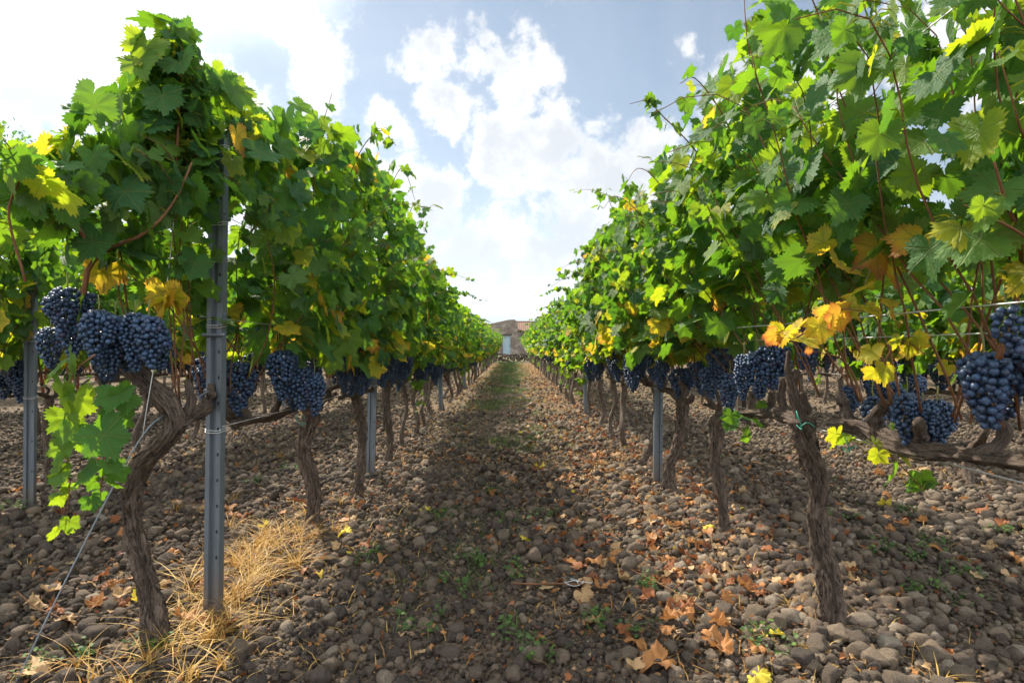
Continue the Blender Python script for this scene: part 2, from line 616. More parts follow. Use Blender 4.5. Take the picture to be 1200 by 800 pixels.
def soil_material():
    m, t = new_mat("soil")
    geo = t.n('ShaderNodeNewGeometry')
    pos = geo.outputs['Position']
    sp = t.n('ShaderNodeSeparateXYZ')
    t.link(pos, sp.inputs[0])
    a = t.noise(pos, 3.0, 6.0, 0.65)
    b = t.noise(pos, 28.0, 5.0, 0.7)
    vo = t.n('ShaderNodeTexVoronoi')
    t.link(pos, vo.inputs['Vector'])
    vo.inputs['Scale'].default_value = 20.0
    col = t.mix(t.sstep(b.outputs[0], 0.3, 0.7), (0.060, 0.046, 0.036), (0.19, 0.14, 0.095))
    col = t.mix(t.sstep(a.outputs[0], 0.4, 0.7, 0.0, 0.5), col, (0.22, 0.16, 0.10))
    # beyond the vineyard: dry grass fields
    far = t.sstep(sp.outputs[1], 41.0, 46.0)
    col = t.mix(far, col, t.mix(t.noise(pos, 0.02, 5.0, 0.6).outputs[0], (0.05, 0.06, 0.025), (0.20, 0.17, 0.09)))
    h = t.m('ADD', b.outputs[0], t.m('MULTIPLY', vo.outputs['Distance'], 0.6))
    finish(t, principled(t, col, 0.95, 0.1, bump(t, h, 0.9, 0.03)))
    return m


def blade_material(name, c0, c1, trans=0.3):
    m, t = new_mat(name)
    tint = attr(t, 'tint').outputs['Fac']
    col = t.mix(tint, c0, c1)
    p = principled(t, col, 0.6, 0.3)
    tr = t.n('ShaderNodeBsdfTranslucent')
    t.link(col, tr.inputs[0])
    mx = t.n('ShaderNodeMixShader')
    mx.inputs[0].default_value = trans
    t.link(p, mx.inputs[1])
    t.link(tr.outputs[0], mx.inputs[2])
    finish(t, mx.outputs[0])
    return m


M_LEAF = leaf_material()
M_DEAD = dead_leaf_material()
M_BARK = bark_material("old_vine_bark", (0.022, 0.016, 0.013), (0.23, 0.175, 0.135))
M_CANE = bark_material("vine_cane", (0.10, 0.042, 0.022), (0.23, 0.115, 0.055), 0.3, 2.0)
M_GRAPE = grape_material()
M_STEM = simple_material("green_stem", (0.16, 0.17, 0.05), 0.6)
M_METAL = metal_material()
M_WIRE = simple_material("wire_metal", (0.55, 0.56, 0.55), 0.45, 0.35)
M_GUY = simple_material("guy_wire_steel", (0.20, 0.24, 0.28), 0.5, 0.4)
M_TIE = simple_material("green_tie_plastic", (0.02, 0.28, 0.20), 0.5)
M_SLOT = simple_material("slot_shadow", (0.02, 0.022, 0.025), 0.8)
M_STONE = stone_material()
M_SOIL = soil_material()
M_DRY = blade_material("dry_grass_blade", (0.38, 0.18, 0.045), (0.64, 0.44, 0.12))
M_GREEN = blade_material("green_grass_blade", (0.06, 0.12, 0.03), (0.17, 0.22, 0.06))
M_WEED = blade_material("weed_leaf", (0.045, 0.10, 0.025), (0.11, 0.19, 0.04))

# ------------------------------------------------------------------ leaf templates


def leaf_outline(npts, teeth, r_):
    """closed outline of a five lobed vine leaf, tip at +y, petiole at the origin"""
    hs = [(12, .84), (26, .69), (38, .78), (53, .92), (68, .80), (84, .66), (97, .72), (112, .82), (133, .74), (158, .56), (173, .26)]
    ks = [(-q, w_) for q, w_ in hs[::-1]] + [(0, 1.03)] + hs
    a = np.array([k[0] for k in ks], float)
    b = np.array([k[1] for k in ks], float) * (1 + r_.normal(0, 0.04, len(ks)))
    th = np.linspace(-173, 173, npts)
    rr = np.interp(th, a, b)
    if teeth > 0:
        saw = np.where(np.arange(npts) % 2 == 0, 1.0, -1.0)
        rr = rr * (1 + teeth * saw * (1 + r_.normal(0, .35, npts)))
    return np.radians(th), rr


def leaf_template(lod, r_, curl=1.0):
    n = {0: 63, 1: 23, 2: 9}[lod]
    if lod == 2:
        th = np.radians([-150, -110, -80, -50, 0, 50, 80, 110, 150])
        rr = np.array([.6, .82, .7, .92, 1.05, .92, .7, .82, .6])
    else:
        th, rr = leaf_outline(n, 0.085 if lod == 0 else 0.0, r_)
    rings = {0: (0.38, 0.72), 1: (0.55,), 2: ()}[lod]
    pts = [np.zeros((1, 2))]
    out = np.stack([rr * np.sin(th), rr * np.cos(th)], -1)
    for q in rings:
        base = leaf_outline(n, 0, np.random.default_rng(1))[1] if lod == 0 else rr
        pts.append(np.stack([q * base * np.sin(th), q * base * np.cos(th)], -1))
    pts.append(out)
    P2 = np.concatenate(pts)
    x, y = P2[:, 0], P2[:, 1]
    rad = np.hypot(x, y)
    k1, k2, k3 = r_.uniform(-.10, .32), r_.uniform(-.22, .12), r_.uniform(-1, 1)
    z = curl * (k1 * np.abs(x) - 0.28 * (r_.uniform(.2, 1.3)) * y * np.abs(y) * .5 + k2 * rad ** 2 + 0.05 * np.sin(x * 5 + k3 * 3) * rad
                + 0.12 * k3 * x * y)
    ang = np.arctan2(x, y)
    z = z + curl * 0.045 * rad * np.cos(ang * 6.6 + .3) + curl * .05 * vnoise(x * 3 + k3 * 9, y * 3, 1.0) * rad
    V = np.stack([x * (1 - .10 * abs(k1)), y, z], -1)
    F = []
    nr = len(rings) + 1
    j = np.arange(n - 1)
    F.append(np.stack([np.zeros(n - 1, int), 1 + j + 1, 1 + j], -1))
    for q in range(nr - 1):
        o1, o2 = 1 + q * n, 1 + (q + 1) * n
        F.append(np.stack([o1 + j, o1 + j + 1, o2 + j + 1], -1))
        F.append(np.stack([o1 + j, o2 + j + 1, o2 + j], -1))
    lc = np.stack([x, y, np.zeros_like(x)], -1)
    return V, np.concatenate(F), lc


TPL = {lod: [leaf_template(lod, np.random.default_rng(50 + k)) for k in range(10)] for lod in (0, 1, 2)}


def nrmz(a):
    return a / (np.linalg.norm(a, axis=-1, keepdims=True) + 1e-9)


def scatter_tpl(acc, tpls, P, Y, Z, S, tint):
    """copy leaf templates to points P with tip direction Y and normal Z"""
    P, Y, Z, S, tint = (np.asarray(a, float) for a in (P, Y, Z, S, tint))
    Y = nrmz(Y)
    Z = nrmz(Z - Y * (Z * Y).sum(-1, keepdims=True))
    X = np.cross(Y, Z)
    which = rng.integers(0, len(tpls), len(P))
    for k, (V, F, lc) in enumerate(tpls):
        idx = np.where(which == k)[0]
        if len(idx) == 0:
            continue
        zs = rng.uniform(0.5, 1.5, len(idx))
        fl = rng.choice([-1.0, 1.0], len(idx))
        W_ = (V[None, :, 0, None] * X[idx][:, None] * 1.0 + V[None, :, 1, None] * Y[idx][:, None]
              + V[None, :, 2, None] * (Z[idx] * zs[:, None])[:, None]) * S[idx][:, None, None] + P[idx][:, None]
        n = len(V)
        FF = (F[None] + (np.arange(len(idx)) * n)[:, None, None]).reshape(-1, 3)
        acc.add(W_.reshape(-1, 3), FF, np.repeat(tint[idx], n), np.tile(lc, (len(idx), 1)))


# ------------------------------------------------------------------ grapes
def bunch_mesh(name, L, Wd, br, sub, seed, wing=False, loose=False):
    r_ = np.random.default_rng(seed)
    pts = []
    tries = 9000 if not loose else 500

    def prof(t):
        return Wd * np.clip(np.interp(t, [0, .08, .25, .5, .8, 1.0], [.35, .8, 1.0, .82, .48, .2]), 0, 1)
    cand = []
    for _ in range(tries):
        t = r_.uniform(0, 1)
        a = r_.uniform(0, 2 * math.pi)
        rr = prof(t) * (r_.uniform(.78, 1.02))
        wob = 1 + .22 * math.sin(a * 2 + seed) + .14 * math.sin(a * 3 + t * 9 + seed)
        cand.append((math.cos(a) * rr * wob, math.sin(a) * rr * wob, -t * L))
        if wing and r_.uniform() < .25:
            t2 = r_.uniform(0, 1)
            q = (Wd * .48) * r_.uniform(.7, 1) * (1 - t2 * .6)
            cand.append((Wd * 1.15 + math.cos(a) * q, math.sin(a) * q, -.02 - t2 * L * .45))
    arr = np.zeros((0, 3))
    for c in cand:
        c = np.array(c)
        if len(arr) == 0 or np.min(((arr - c) ** 2).sum(1)) > (br * 1.72) ** 2:
            arr = np.vstack([arr, c])
    V, F = ICO[sub]
    acc = Acc()
    n = len(arr)
    rot = rand_rot(n)
    s = br * r_.uniform(.86, 1.12, n)
    el_ = np.array([1, 1, 1.09])
    VV = np.einsum('nij,vj->nvi', rot, V * el_) * s[:, None, None] + arr[:, None]
    FF = (F[None] + (np.arange(n) * len(V))[:, None, None]).reshape(-1, 3)
    lc = (V[None] + r_.uniform(-50, 50, (n, 1, 3))).reshape(-1, 3)
    acc.add(VV.reshape(-1, 3), FF, np.repeat(r_.uniform(0, 1, n), len(V)), lc)
    me = acc.mesh(name, M_GRAPE)
    st = Acc()
    tube(st, spline([(0, 0, .07), (.004, .002, .03), (0, 0, -.02), (0, 0, -L * .8)], 8), [.003, .003, .003, .0028, .0025, .002, .002, .0015], 5)
    for k in range(10 if loose else 5):
        q = arr[r_.integers(0, n)]
        tube(st, [(0, 0, q[2] + .02), q * (.6, .6, 1)], .0013, 4)
    ms = st.mesh(name + "_stem", M_STEM)
    return me, ms


def make_bunches(lod):
    sub, cnt = {0: (3, 8), 1: (2, 5), 2: (1, 4)}[lod]
    out = []
    for k in range(cnt):
        L = [.24, .19, .21, .26, .17, .22, .20, .28][k]
        Wd = [.060, .052, .064, .056, .046, .066, .055, .058][k]
        out.append(bunch_mesh("grape_bunch_mesh", L, Wd, [.0098, .0104, .014][lod], sub, 11 + k, wing=k in (0, 2, 5)))
    return out


BUNCH = {k: make_bunches(k) for k in (0, 1, 2)}
BUNCH_BIG = bunch_mesh("grape_bunch_mesh", .19, .062, .0100, 3, 77, wing=True)
BUNCH_LOOSE = bunch_mesh("grape_bunch_mesh", .12, .040, .0105, 3, 99, loose=True)


def hang_bunch(root, loc, lod=0, which=None, special=None, sc=1.0):
    me, ms = special or BUNCH[lod][(which if which is not None else int(rng.integers(0, 99))) % len(BUNCH[lod])]
    o = link_obj("grape_bunch", me, root, tuple(loc))
    o.rotation_euler = (rng.normal(0, .06), rng.normal(0, .06), rng.uniform(0, 6.28))
    o.scale = (sc, sc, sc)
    if lod < 2:
        link_obj("bunch_stem", ms, o)
    return o


# ------------------------------------------------------------------ vines
def leaf_tint(z, n, yellow=0.0):
    z = np.asarray(z, float)
    base = rng.beta(2.0, 2.6, n) * 0.70
    low = np.clip((1.42 - z) / .4, 0, 1)
    p = 0.022 + (0.26 + yellow) * low
    isy = rng.uniform(size=n) < p
    return np.where(isy, rng.uniform(.64, .88, n), base + .12 * low * rng.uniform(size=n))


def grow_shoot(fol, root, path, lod, size, r_leaf=1.0, node=.062, cane=True, zmin=1.04, yellow=0.0, tint=None, cane_rad=.0036, side=0, bare=0.0, dens=1.3, pet=1.0):
    """one cane with leaves on petioles; fol collects the leaves of the vine"""
    path = np.asarray(path, float)
    L = np.concatenate([[0], np.cumsum(np.linalg.norm(np.diff(path, axis=0), axis=1))])
    tot = L[-1]
    if cane:
        a = Acc()
        tube(a, path, np.linspace(cane_rad, cane_rad * .35, len(path)), 6 if lod == 0 else 4, seed=float(rng.uniform(0, 9)))
        link_obj("cane", a.mesh("cane_mesh", M_CANE), root)
    ns = max(2, int(tot / node * dens))
    s = np.sort(rng.uniform(tot * bare, tot, ns))
    P = np.stack([np.interp(s, L, path[:, k]) for k in range(3)], -1)
    keep = P[:, 2] > zmin + rng.normal(0, .05, ns)
    P, s = P[keep], s[keep]
    n = len(P)
    if n == 0:
        return
    a = rng.uniform(0, 2 * math.pi, n)
    out = np.stack([np.cos(a) * 1.25, np.sin(a), rng.uniform(-.1, .5, n)], -1)
    if side:
        out[:, 0] += side * rng.uniform(0, 1.0, n)
    pl = pet * rng.uniform(.05, .14, n) * np.clip(1.25 - s / tot, .45, 1)
    Q = P + nrmz(out) * pl[:, None]
    taper = np.clip(1.6 * (1.10 - s / tot), .5, 1.0)
    S = size * rng.uniform(.72, 1.2, n) * taper * r_leaf
    oh = nrmz(out * (1, 1, 0))
    tip = oh * rng.uniform(.1, .8, n)[:, None] + np.array([0, 0, -1.0]) * rng.uniform(.35, 1.1, n)[:, None] + rng.normal(0, .35, (n, 3))
    nor = oh * rng.uniform(.2, 1.0, n)[:, None] + np.array([0, 0, 1.0]) * rng.uniform(.1, 1.0, n)[:, None] + rng.normal(0, .4, (n, 3))
    tn = leaf_tint(Q[:, 2], n, yellow) if tint is None else np.full(n, tint) + rng.normal(0, .05, n)
    scatter_tpl(fol, TPL[lod], Q, tip, nor, S, tn)
    if lod == 0:
        for p, q in zip(P, Q):
            mid = (p + q) / 2 + np.array([0, 0, .012])
            tube(fol, [p, mid, q], .0014, 3, tint=.66, cap=False)


def fill_canopy(fol, lod, size, top, yr, n, r_, bias=0.0, yellow=0.0, scale_w=1.0, zb=1.02):
    """leaves of the side shoots that fill the hedge between the main canes"""
    if n <= 0:
        return
    z = zb + (top - zb) * r_.beta(1.15, 1.25, n * 3)
    hw = np.interp(z, [1.0, 1.25, 1.7, top - .1, top + .08], [.20, .33, .40, .30, .10]) * scale_w
    q = r_.uniform(-1, 1, n * 3)
    q = np.sign(q) * np.abs(q) ** .6
    x = q * hw + bias
    y = r_.uniform(yr[0] - .08, yr[1] + .08, n * 3)
    z = z - (zb < 1.1) * .13 * np.clip(fbm(y * 2.6 + r_.uniform(0, 99), np.sign(x) * 3, 0, 2) + .2, 0, 1) * np.clip((1.6 - z) / .5, 0, 1)
    k = vnoise(x * 4.5 + r_.uniform(0, 99), y * 4.5, z * 4.5) * .9
    keep = np.argsort(-(k + r_.uniform(-.7, .7, n * 3)))[:n]
    P = np.stack([x, y, z], -1)[keep]
    q = q[keep]
    out = np.stack([q * 1.3, r_.normal(0, .7, n), r_.uniform(-.1, .4, n)], -1)
    oh = nrmz(out * (1, 1, 0))
    tip = oh * r_.uniform(.1, .7, n)[:, None] + np.array([0, 0, -1.0]) * r_.uniform(.35, 1.1, n)[:, None] + r_.normal(0, .3, (n, 3))
    nor = oh * r_.uniform(.3, 1.1, n)[:, None] + np.array([0, 0, 1.0]) * r_.uniform(.1, .9, n)[:, None] + r_.normal(0, .4, (n, 3))
    S = size * r_.uniform(.6, 1.22, n)
    scatter_tpl(fol, TPL[lod], P, tip, nor, S, leaf_tint(P[:, 2], n, yellow))


def fill_blob(fol, lod, size, c, rad, n):
    d = nrmz(rng.normal(size=(n, 3))) * (rng.uniform(size=(n, 1)) ** .5)
    P = np.asarray(c) + d * np.asarray(rad)
    o = nrmz(d * (1, 1, .2))
    tip = o * rng.uniform(.1, .7, (n, 1)) + np.array([0, 0, -1.0]) * rng.uniform(.35, 1.1, (n, 1)) + rng.normal(0, .3, (n, 3))
    nor = o * rng.uniform(.3, 1.1, (n, 1)) + np.array([0, 0, 1.0]) * rng.uniform(.1, .9, (n, 1)) + rng.normal(0, .4, (n, 3))
    scatter_tpl(fol, TPL[lod], P, tip, nor, size * rng.uniform(.6, 1.2, n), leaf_tint(P[:, 2], n))


def canopy_path(x0, y0, z0, top, spread, r_, droop=0.0, sidebias=0.0):
    n = 14
    p = np.array([x0, y0, z0])
    d = np.array([r_.normal(sidebias, spread), r_.normal(0, .28), 1.0])
    pts = [p.copy()]
    step = (top - z0) / (n - 1) * 1.04
    for k in range(n - 1):
        t = k / (n - 1)
        d = d + np.array([r_.normal(0, .10), r_.normal(0, .12), 0])
        d[0] -= .16 * (p[0] - np.sign(p[0]) * .15) * (1 if t < .75 else 0)
        if t > .72 and droop > 0:
            d[0] += np.sign(d[0] + r_.normal(sidebias * 2, .3)) * droop * .6
            d[2] -= droop
        dd = d / np.linalg.norm(d)
        p = p + dd * step
        pts.append(p.copy())
    return np.array(pts)


def trunk_parts(root, pts, rad, lod, cordon, seed, trunkname="trunk"):
    """trunk from the ground to the head, then one or two cordon arms with spurs"""
    seg = {0: 72, 1: 14, 2: 7}[lod]
    n = {0: 150, 1: 26, 2: 9}[lod]
    P = spline(pts, n)
    t = np.linspace(0, 1, n)
    rr = rad * (1.0 + .30 * np.exp(-t * 14) - .22 * np.sin(t * 3.1) + .12 * t)
    a = Acc()
    tube(a, P, rr, seg, gnarl={0: .50, 1: .34, 2: .15}[lod], seed=seed)
    if lod == 0:                                   # loose strips of bark peel away from the trunk
        T, N, B = frames(P)
        for _ in range(22):
            k = int(rng.integers(5, n - 42))
            ln = int(rng.integers(12, 40))
            th = rng.uniform(0, 6.28)
            offs = rr[k:k + ln] * (1.06 + .16 * np.linspace(0, 1, ln) ** 2)
            Q = P[k:k + ln] + (np.cos(th) * N[k:k + ln] + np.sin(th) * B[k:k + ln]) * offs[:, None]
            tube(a, Q, np.linspace(.0030, .0008, ln), 4, seed=seed + 3)
    tr = link_obj(trunkname, a.mesh("trunk_mesh", M_BARK), root)
    for cpts, crad in cordon:
        nc = {0: 70, 1: 16, 2: 5}[lod]
        C = spline(cpts, nc)
        b = Acc()
        tube(b, C, np.linspace(crad, crad * .62, nc) * (1 + .12 * np.sin(np.linspace(0, 14, nc) + seed)), max(6, seg * 3 // 4), gnarl={0: .32, 1: .24, 2: .1}[lod], seed=seed + 7)
        if lod < 2:
            Lc = np.linalg.norm(C[-1] - C[0])
            for k in range(max(1, int(Lc / .17))):
                q = C[int((k + .5) / max(1, int(Lc / .17)) * (nc - 1))]
                h = rng.uniform(.07, .15)
                sp = spline([q, q + (rng.normal(0, .015), rng.normal(0, .02), h * .5), q + (rng.normal(0, .03), rng.normal(0, .04), h)], 10 if lod == 0 else 5)
                tube(b, sp, np.linspace(crad * .75, crad * .42, len(sp)) * (1 + .2 * rng.normal(size=len(sp)) * (lod == 0)), 16 if lod == 0 else 6, gnarl=.3 if lod == 0 else .15, seed=seed + k)
        link_obj("cordon", b.mesh("cordon_mesh", M_BARK), root)
    return tr


def make_vine(root, lod, top=2.1, nshoots=14, seed=1, trunk=None, rad=.036, cordon=None, yrange=(-.5, .5), size=None, bunches=6,
              spread=.20, sidebias=0.0, yellow=0.0, extra=(), side_bunch=0, dens=1.3, shoots_z=.86, head=.70, fill=None, fill_z=1.02, blobs=()):
    r_ = np.random.default_rng(seed)
    size = size or {0: .077, 1: .080, 2: .088}[lod]
    if trunk is None:
        a1, a2 = r_.normal(0, .045, 2), r_.normal(0, .09, 2)
        trunk = [(0, 0, -.05), (a1[0], a2[0], .22), (a1[0] * .4 + a1[1] * .6, a2[1], .46), (0, a2[1] * .5, head)]
    if cordon is None:
        q = r_.choice([-1, 1])
        z = trunk[-1][2]
        cordon = [([trunk[-1], (0.01, q * .12, z + .03), (r_.normal(0, .02), q * .35, z + .02), (0, q * .55, z + .03)], rad * .8),
                  ([trunk[-1], (0, -q * .12, z + .04), (0, -q * .36, z + .04)], rad * .7)]
    trunk_parts(root, trunk, rad, lod, cordon, float(seed))
    fol = Acc()
    for k in range(nshoots):
        y0 = yrange[0] + (k + r_.uniform(.1, .9)) / nshoots * (yrange[1] - yrange[0])
        tp = top * r_.uniform(.84, .99)
        pth = canopy_path(r_.normal(0, .03), y0, shoots_z, tp, spread, r_, droop=r_.choice([0, .3, .5], p=[.25, .4, .35]), sidebias=sidebias)
        grow_shoot(fol, root, pth, lod, size, cane=(lod < 2), yellow=yellow, dens=dens, zmin=max(1.04, fill_z - .04), node={0: .062, 1: .066, 2: .085}[lod])
    for e in extra:
        grow_shoot(fol, root, lod=lod, **{**dict(size=size), **e})
    fy = (yrange[0], yrange[1])
    fill_canopy(fol, lod, size * 1.02, top * 1.02, fy, int((fill if fill is not None else {0: 330, 1: 280, 2: 225}[lod]) * (fy[1] - fy[0])), r_, sidebias * .5, yellow, zb=fill_z)
    for c_, rd_, n_ in blobs:
        fill_blob(fol, lod, size, loc(root, c_), rd_, n_)
    link_obj("foliage", fol.mesh("foliage_mesh", M_LEAF), root)
    for k in range(bunches):
        y = r_.uniform(*yrange)
        sx = side_bunch if side_bunch else r_.choice([-1, 1])
        hang_bunch(root, (sx * r_.uniform(.02, .13), y, r_.uniform(.90, 1.08)), lod if lod else 0, which=int(r_.integers(0, 50)))
    return root


def copy_vine(src, loc, rz, sc):
    r = src.copy()
    COL.objects.link(r)
    r.location = loc
    r.rotation_euler = (0, 0, rz)
    r.scale = sc
    for ch in src.children:
        c = ch.copy()
        COL.objects.link(c)
        c.parent = r
        for g in ch.children:
            d = g.copy()
            COL.objects.link(d)
            d.parent = c
    return r


_ONES = ["", "first", "second", "third", "fourth", "fifth", "sixth", "seventh", "eighth", "ninth", "tenth", "eleventh", "twelfth", "thirteenth",
         "fourteenth", "fifteenth", "sixteenth", "seventeenth", "eighteenth", "nineteenth"]
_TENS = {2: "twent", 3: "thirt", 4: "fort", 5: "fift", 6: "sixt", 7: "sevent"}


def ordinal(n):
    if n < 20:
        return _ONES[n]
    if n % 10 == 0:
        return _TENS[n // 10] + "ieth"
    return _TENS[n // 10] + "y-" + _ONES[n % 10]


# ------------------------------------------------------------------ ground
def ground():
    xs = np.concatenate([-np.geomspace(6000, 8.2, 40), np.arange(-8, 8.01, .08), np.geomspace(8.2, 6000, 40)])
    ys = np.concatenate([-np.geomspace(400, 2, 16), np.arange(-1.5, 12, .08), np.geomspace(12.05, 75, 220), np.geomspace(77, 9000, 60)])
    X, Y = np.meshgrid(xs, ys)
    Z = gh(X, Y)
    Z = np.where(Y < 0.9, gh(X, np.maximum(Y, .9)), Z)
    V = np.stack([X, Y, Z], -1).reshape(-1, 3)
    nx, ny = len(xs), len(ys)
    i = np.arange(ny - 1)[:, None] * nx
    j = np.arange(nx - 1)[None, :]
    F = np.stack([i + j, i + j + 1, i + nx + j + 1, i + nx + j], -1).reshape(-1, 4)
    a = Acc()
    a.add(V, F)
    link_obj("ground", a.mesh("ground_mesh", M_SOIL), kind="structure")


ground()


def stone_templates(sub, k):
    V, F = ICO[sub]
    out = []
    for q in range(k):
        n = vnoise(V[:, 0] * 1.3 + q * 7, V[:, 1] * 1.3, V[:, 2] * 1.3) * .30 + vnoise(V[:, 0] * 2.6 + q * 7, V[:, 1] * 2.6, V[:, 2] * 2.6) * .20
        if sub == 3:
            n = n + vnoise(V[:, 0] * 6 + q * 7, V[:, 1] * 6, V[:, 2] * 6) * .10
        W_ = V * (1 + n)[:, None] * np.array([1.0, rng.uniform(.62, .95), rng.uniform(.55, .85)])
        for _ in range(7):                         # broken faces
            nn = nrmz(rng.normal(size=3))
            dd_ = W_ @ nn
            lim_ = rng.uniform(.55, .8) * dd_.max()
            W_ = W_ - np.outer(np.clip(dd_ - lim_, 0, None) * .85, nn)
        out.append((W_, F))
    return out


STPL = {s: stone_templates(s, 14) for s in (1, 2, 3)}


def scatter_stones(acc, P, rad, sub, tint):
    which = rng.integers(0, len(STPL[sub]), len(P))
    a = rng.uniform(0, 2 * math.pi, len(P))
    tl = rng.normal(0, .35, len(P))
    ca, sa, ct, st = np.cos(a), np.sin(a), np.cos(tl), np.sin(tl)
    Rz = np.zeros((len(P), 3, 3))
    Rz[:, 0, 0], Rz[:, 0, 1], Rz[:, 0, 2] = ca, -sa * ct, sa * st
    Rz[:, 1, 0], Rz[:, 1, 1], Rz[:, 1, 2] = sa, ca * ct, -ca * st
    Rz[:, 2, 1], Rz[:, 2, 2] = st, ct
    for k, (V, F) in enumerate(STPL[sub]):
        idx = np.where(which == k)[0]
        if not len(idx):
            continue
        W_ = np.einsum('nij,vj->nvi', Rz[idx], V) * rad[idx][:, None, None] + P[idx][:, None]
        FF = (F[None] + (np.arange(len(idx)) * len(V))[:, None, None]).reshape(-1, 3)
        acc.add(W_.reshape(-1, 3), FF, np.repeat(tint[idx], len(V)))


def grid_points(y0, y1, cell, xf=.92, xa=.7, xmax=9.0):
    ys = np.arange(y0, y1, cell)
    out = []
    for y in ys:
        hw = min(xf * y + xa, xmax)
        xs = np.arange(-hw, hw, cell)
        out.append(np.stack([xs + rng.uniform(-.5, .5, len(xs)) * cell, y + rng.uniform(-.5, .5, len(xs)) * cell], -1))
    return np.concatenate(out)


def gravel():
    acc = Acc()
    for y0, y1, cell, sub, rmean in ((.9, 2.2, .0205, 3, .0112), (2.2, 3.6, .022, 2, .0122), (3.6, 5.2, .027, 2, .0140), (5.2, 9.5, .044, 1, .0195), (9.5, 20, .09, 1, .025)):
        P = grid_points(y0, y1, cell)
        n = len(P)
        # size patches: coarser in some areas, fine soil in others and in the grassy middle
        patch = fbm(P[:, 0] * .8 + 5, P[:, 1] * .8, 1.0, 2)
        mid = np.exp(-((P[:, 0] + .05) / .45) ** 2) * np.clip((P[:, 1] - 3) / 5, 0, 1)
        keep = rng.uniform(size=n) < (1.0 - .75 * mid) * np.clip(1.25 - .10 * max(0, y0 - 3), .35, 1)
        P, patch, mid = P[keep], patch[keep], mid[keep]
        n = len(P)
        rad = rmean * np.exp(rng.normal(0, .52, n)) * (1 + .25 * patch) * (1 - .3 * mid)
        rad = np.clip(rad, .006, .048)
        z = gh(P[:, 0], P[:, 1]) + rad * rng.uniform(.0, .75, n)
        t = np.clip(rng.beta(1.3, 1.9, n) + .25 * (P[:, 0] > .6) * rng.uniform(size=n), 0, 1)
        scatter_stones(acc, np.column_stack([P, z]), rad, sub, t)
    n = 26000                                    # grit between the stones
    y = .95 + 3.6 * rng.uniform(size=n) ** 1.2
    x = rng.uniform(-1, 1, n) * (.92 * y + .5)
    scatter_stones(acc, np.column_stack([x, y, gh(x, y) + rng.uniform(.002, .014, n)]), rng.uniform(.0028, .0065, n), 1, rng.uniform(0, 1, n))
    # bigger clods, more of them under the sunlit row
    n = 620
    y = rng.uniform(1.2, 8, n)
    x = np.where(rng.uniform(size=n) < .6, rng.uniform(.5, 2.2, n), rng.uniform(-3.5, .6, n))
    rad = rng.uniform(.03, .052, n)
    scatter_stones(acc, np.column_stack([x, y, gh(x, y) + rad * .5]), rad, 3, rng.uniform(.3, 1, n))
    link_obj("gravel", acc.mesh("gravel_mesh", M_STONE), kind="stuff", category="gravel",
             label="rounded dark brown volcanic stones and clods covering the ground")


gravel()

# larger rocks that stand out one by one
ROCKS = [(887, 722, .055, "largest brown lava rock, lying beside the dead leaves on the sunlit side"),
         (940, 690, .045, "pale brown rock just in front of the nearest sunlit vine's foot, by dry grass"),
         (985, 750, .050, "square brown rock at the foot of the nearest sunlit trunk"),
         (1098, 778, .055, "flat pale grey slab of rock at the front edge of the sunlit stones"),
         (950, 780, .040, "rough reddish rock among stones before the nearest sunlit trunk"),
         (1125, 792, .050, "big tan rock cut by the bottom edge near the corner"),
         (1040, 705, .042, "grey elongated rock beyond the foot of the nearest sunlit trunk"),
         (130, 708, .042, "dark lumpy stone near the thick shaded trunk's foot"),
         (385, 775, .036, "round dark stone on the path's shaded side near dry grass"),
         (662, 585, .050, "dark clod in the middle of the path with grass behind it"),
         (505, 688, .045, "dark blocky stone on the shaded half of the path")]
for k, (px, py, r0, lab) in enumerate(ROCKS):
    d = CAMZ * 700 / (py - 405)
    x, y = (px - 600) / 700 * d, d
    a = Acc()
    V, F = STPL[3][k]
    V = V + nrmz(V) * (vnoise(V[:, 0] * 4, V[:, 1] * 4, V[:, 2] * 4 + k) * .12)[:, None]
    a.add(V * r0, F, .55 + .4 * (px > 700) * rng.uniform())
    o = link_obj("rock", a.mesh("rock_mesh", M_STONE), loc=(x, y, float(gh(x, y)) + r0 * .5), label=lab, category="rock", group="bigger rocks among the gravel")
    o.rotation_euler = (0, 0, rng.uniform(0, 6))

# ------------------------------------------------------------------ distant hill, farmhouse, wall, tree
M_HILL = simple_material("hill_scrub", (0.06, 0.08, 0.045), 0.95, var=.4, sc=.004)


def hills():
    n, mrows = 160, 14
    xs = np.linspace(-6500, 6500, n)
    a = Acc()
    ridge = 165 + 110 * np.exp(-((xs - 250) / 900) ** 2) + 60 * vnoise(xs / 900, 4.0) + 22 * vnoise(xs / 240, 9.0) + 9 * vnoise(xs / 90, 2.0)
    V = []
    for k in range(mrows):
        t = k / (mrows - 1)
        hgt = ridge * math.sin(t * math.pi / 2) ** 1.3
        V.append(np.stack([xs, np.full(n, 4000 + 1500 * t) + 60 * vnoise(xs / 300, t * 6), hgt * (1 + .10 * vnoise(xs / 200, t * 5)) * (1 if k < mrows - 1 else 1) - 3], -1))
    V.append(np.stack([xs, np.full(n, 6200.0), np.full(n, -5.0)], -1))
    i = np.arange(mrows)[:, None] * n
    j = np.arange(n - 1)[None, :]
    F = np.stack([i + j, i + j + 1, i + n + j + 1, i + n + j], -1).reshape(-1, 4)
    a.add(np.concatenate(V), F)
    link_obj("hills", a.mesh("hills_mesh", M_HILL), kind="structure")


hills()


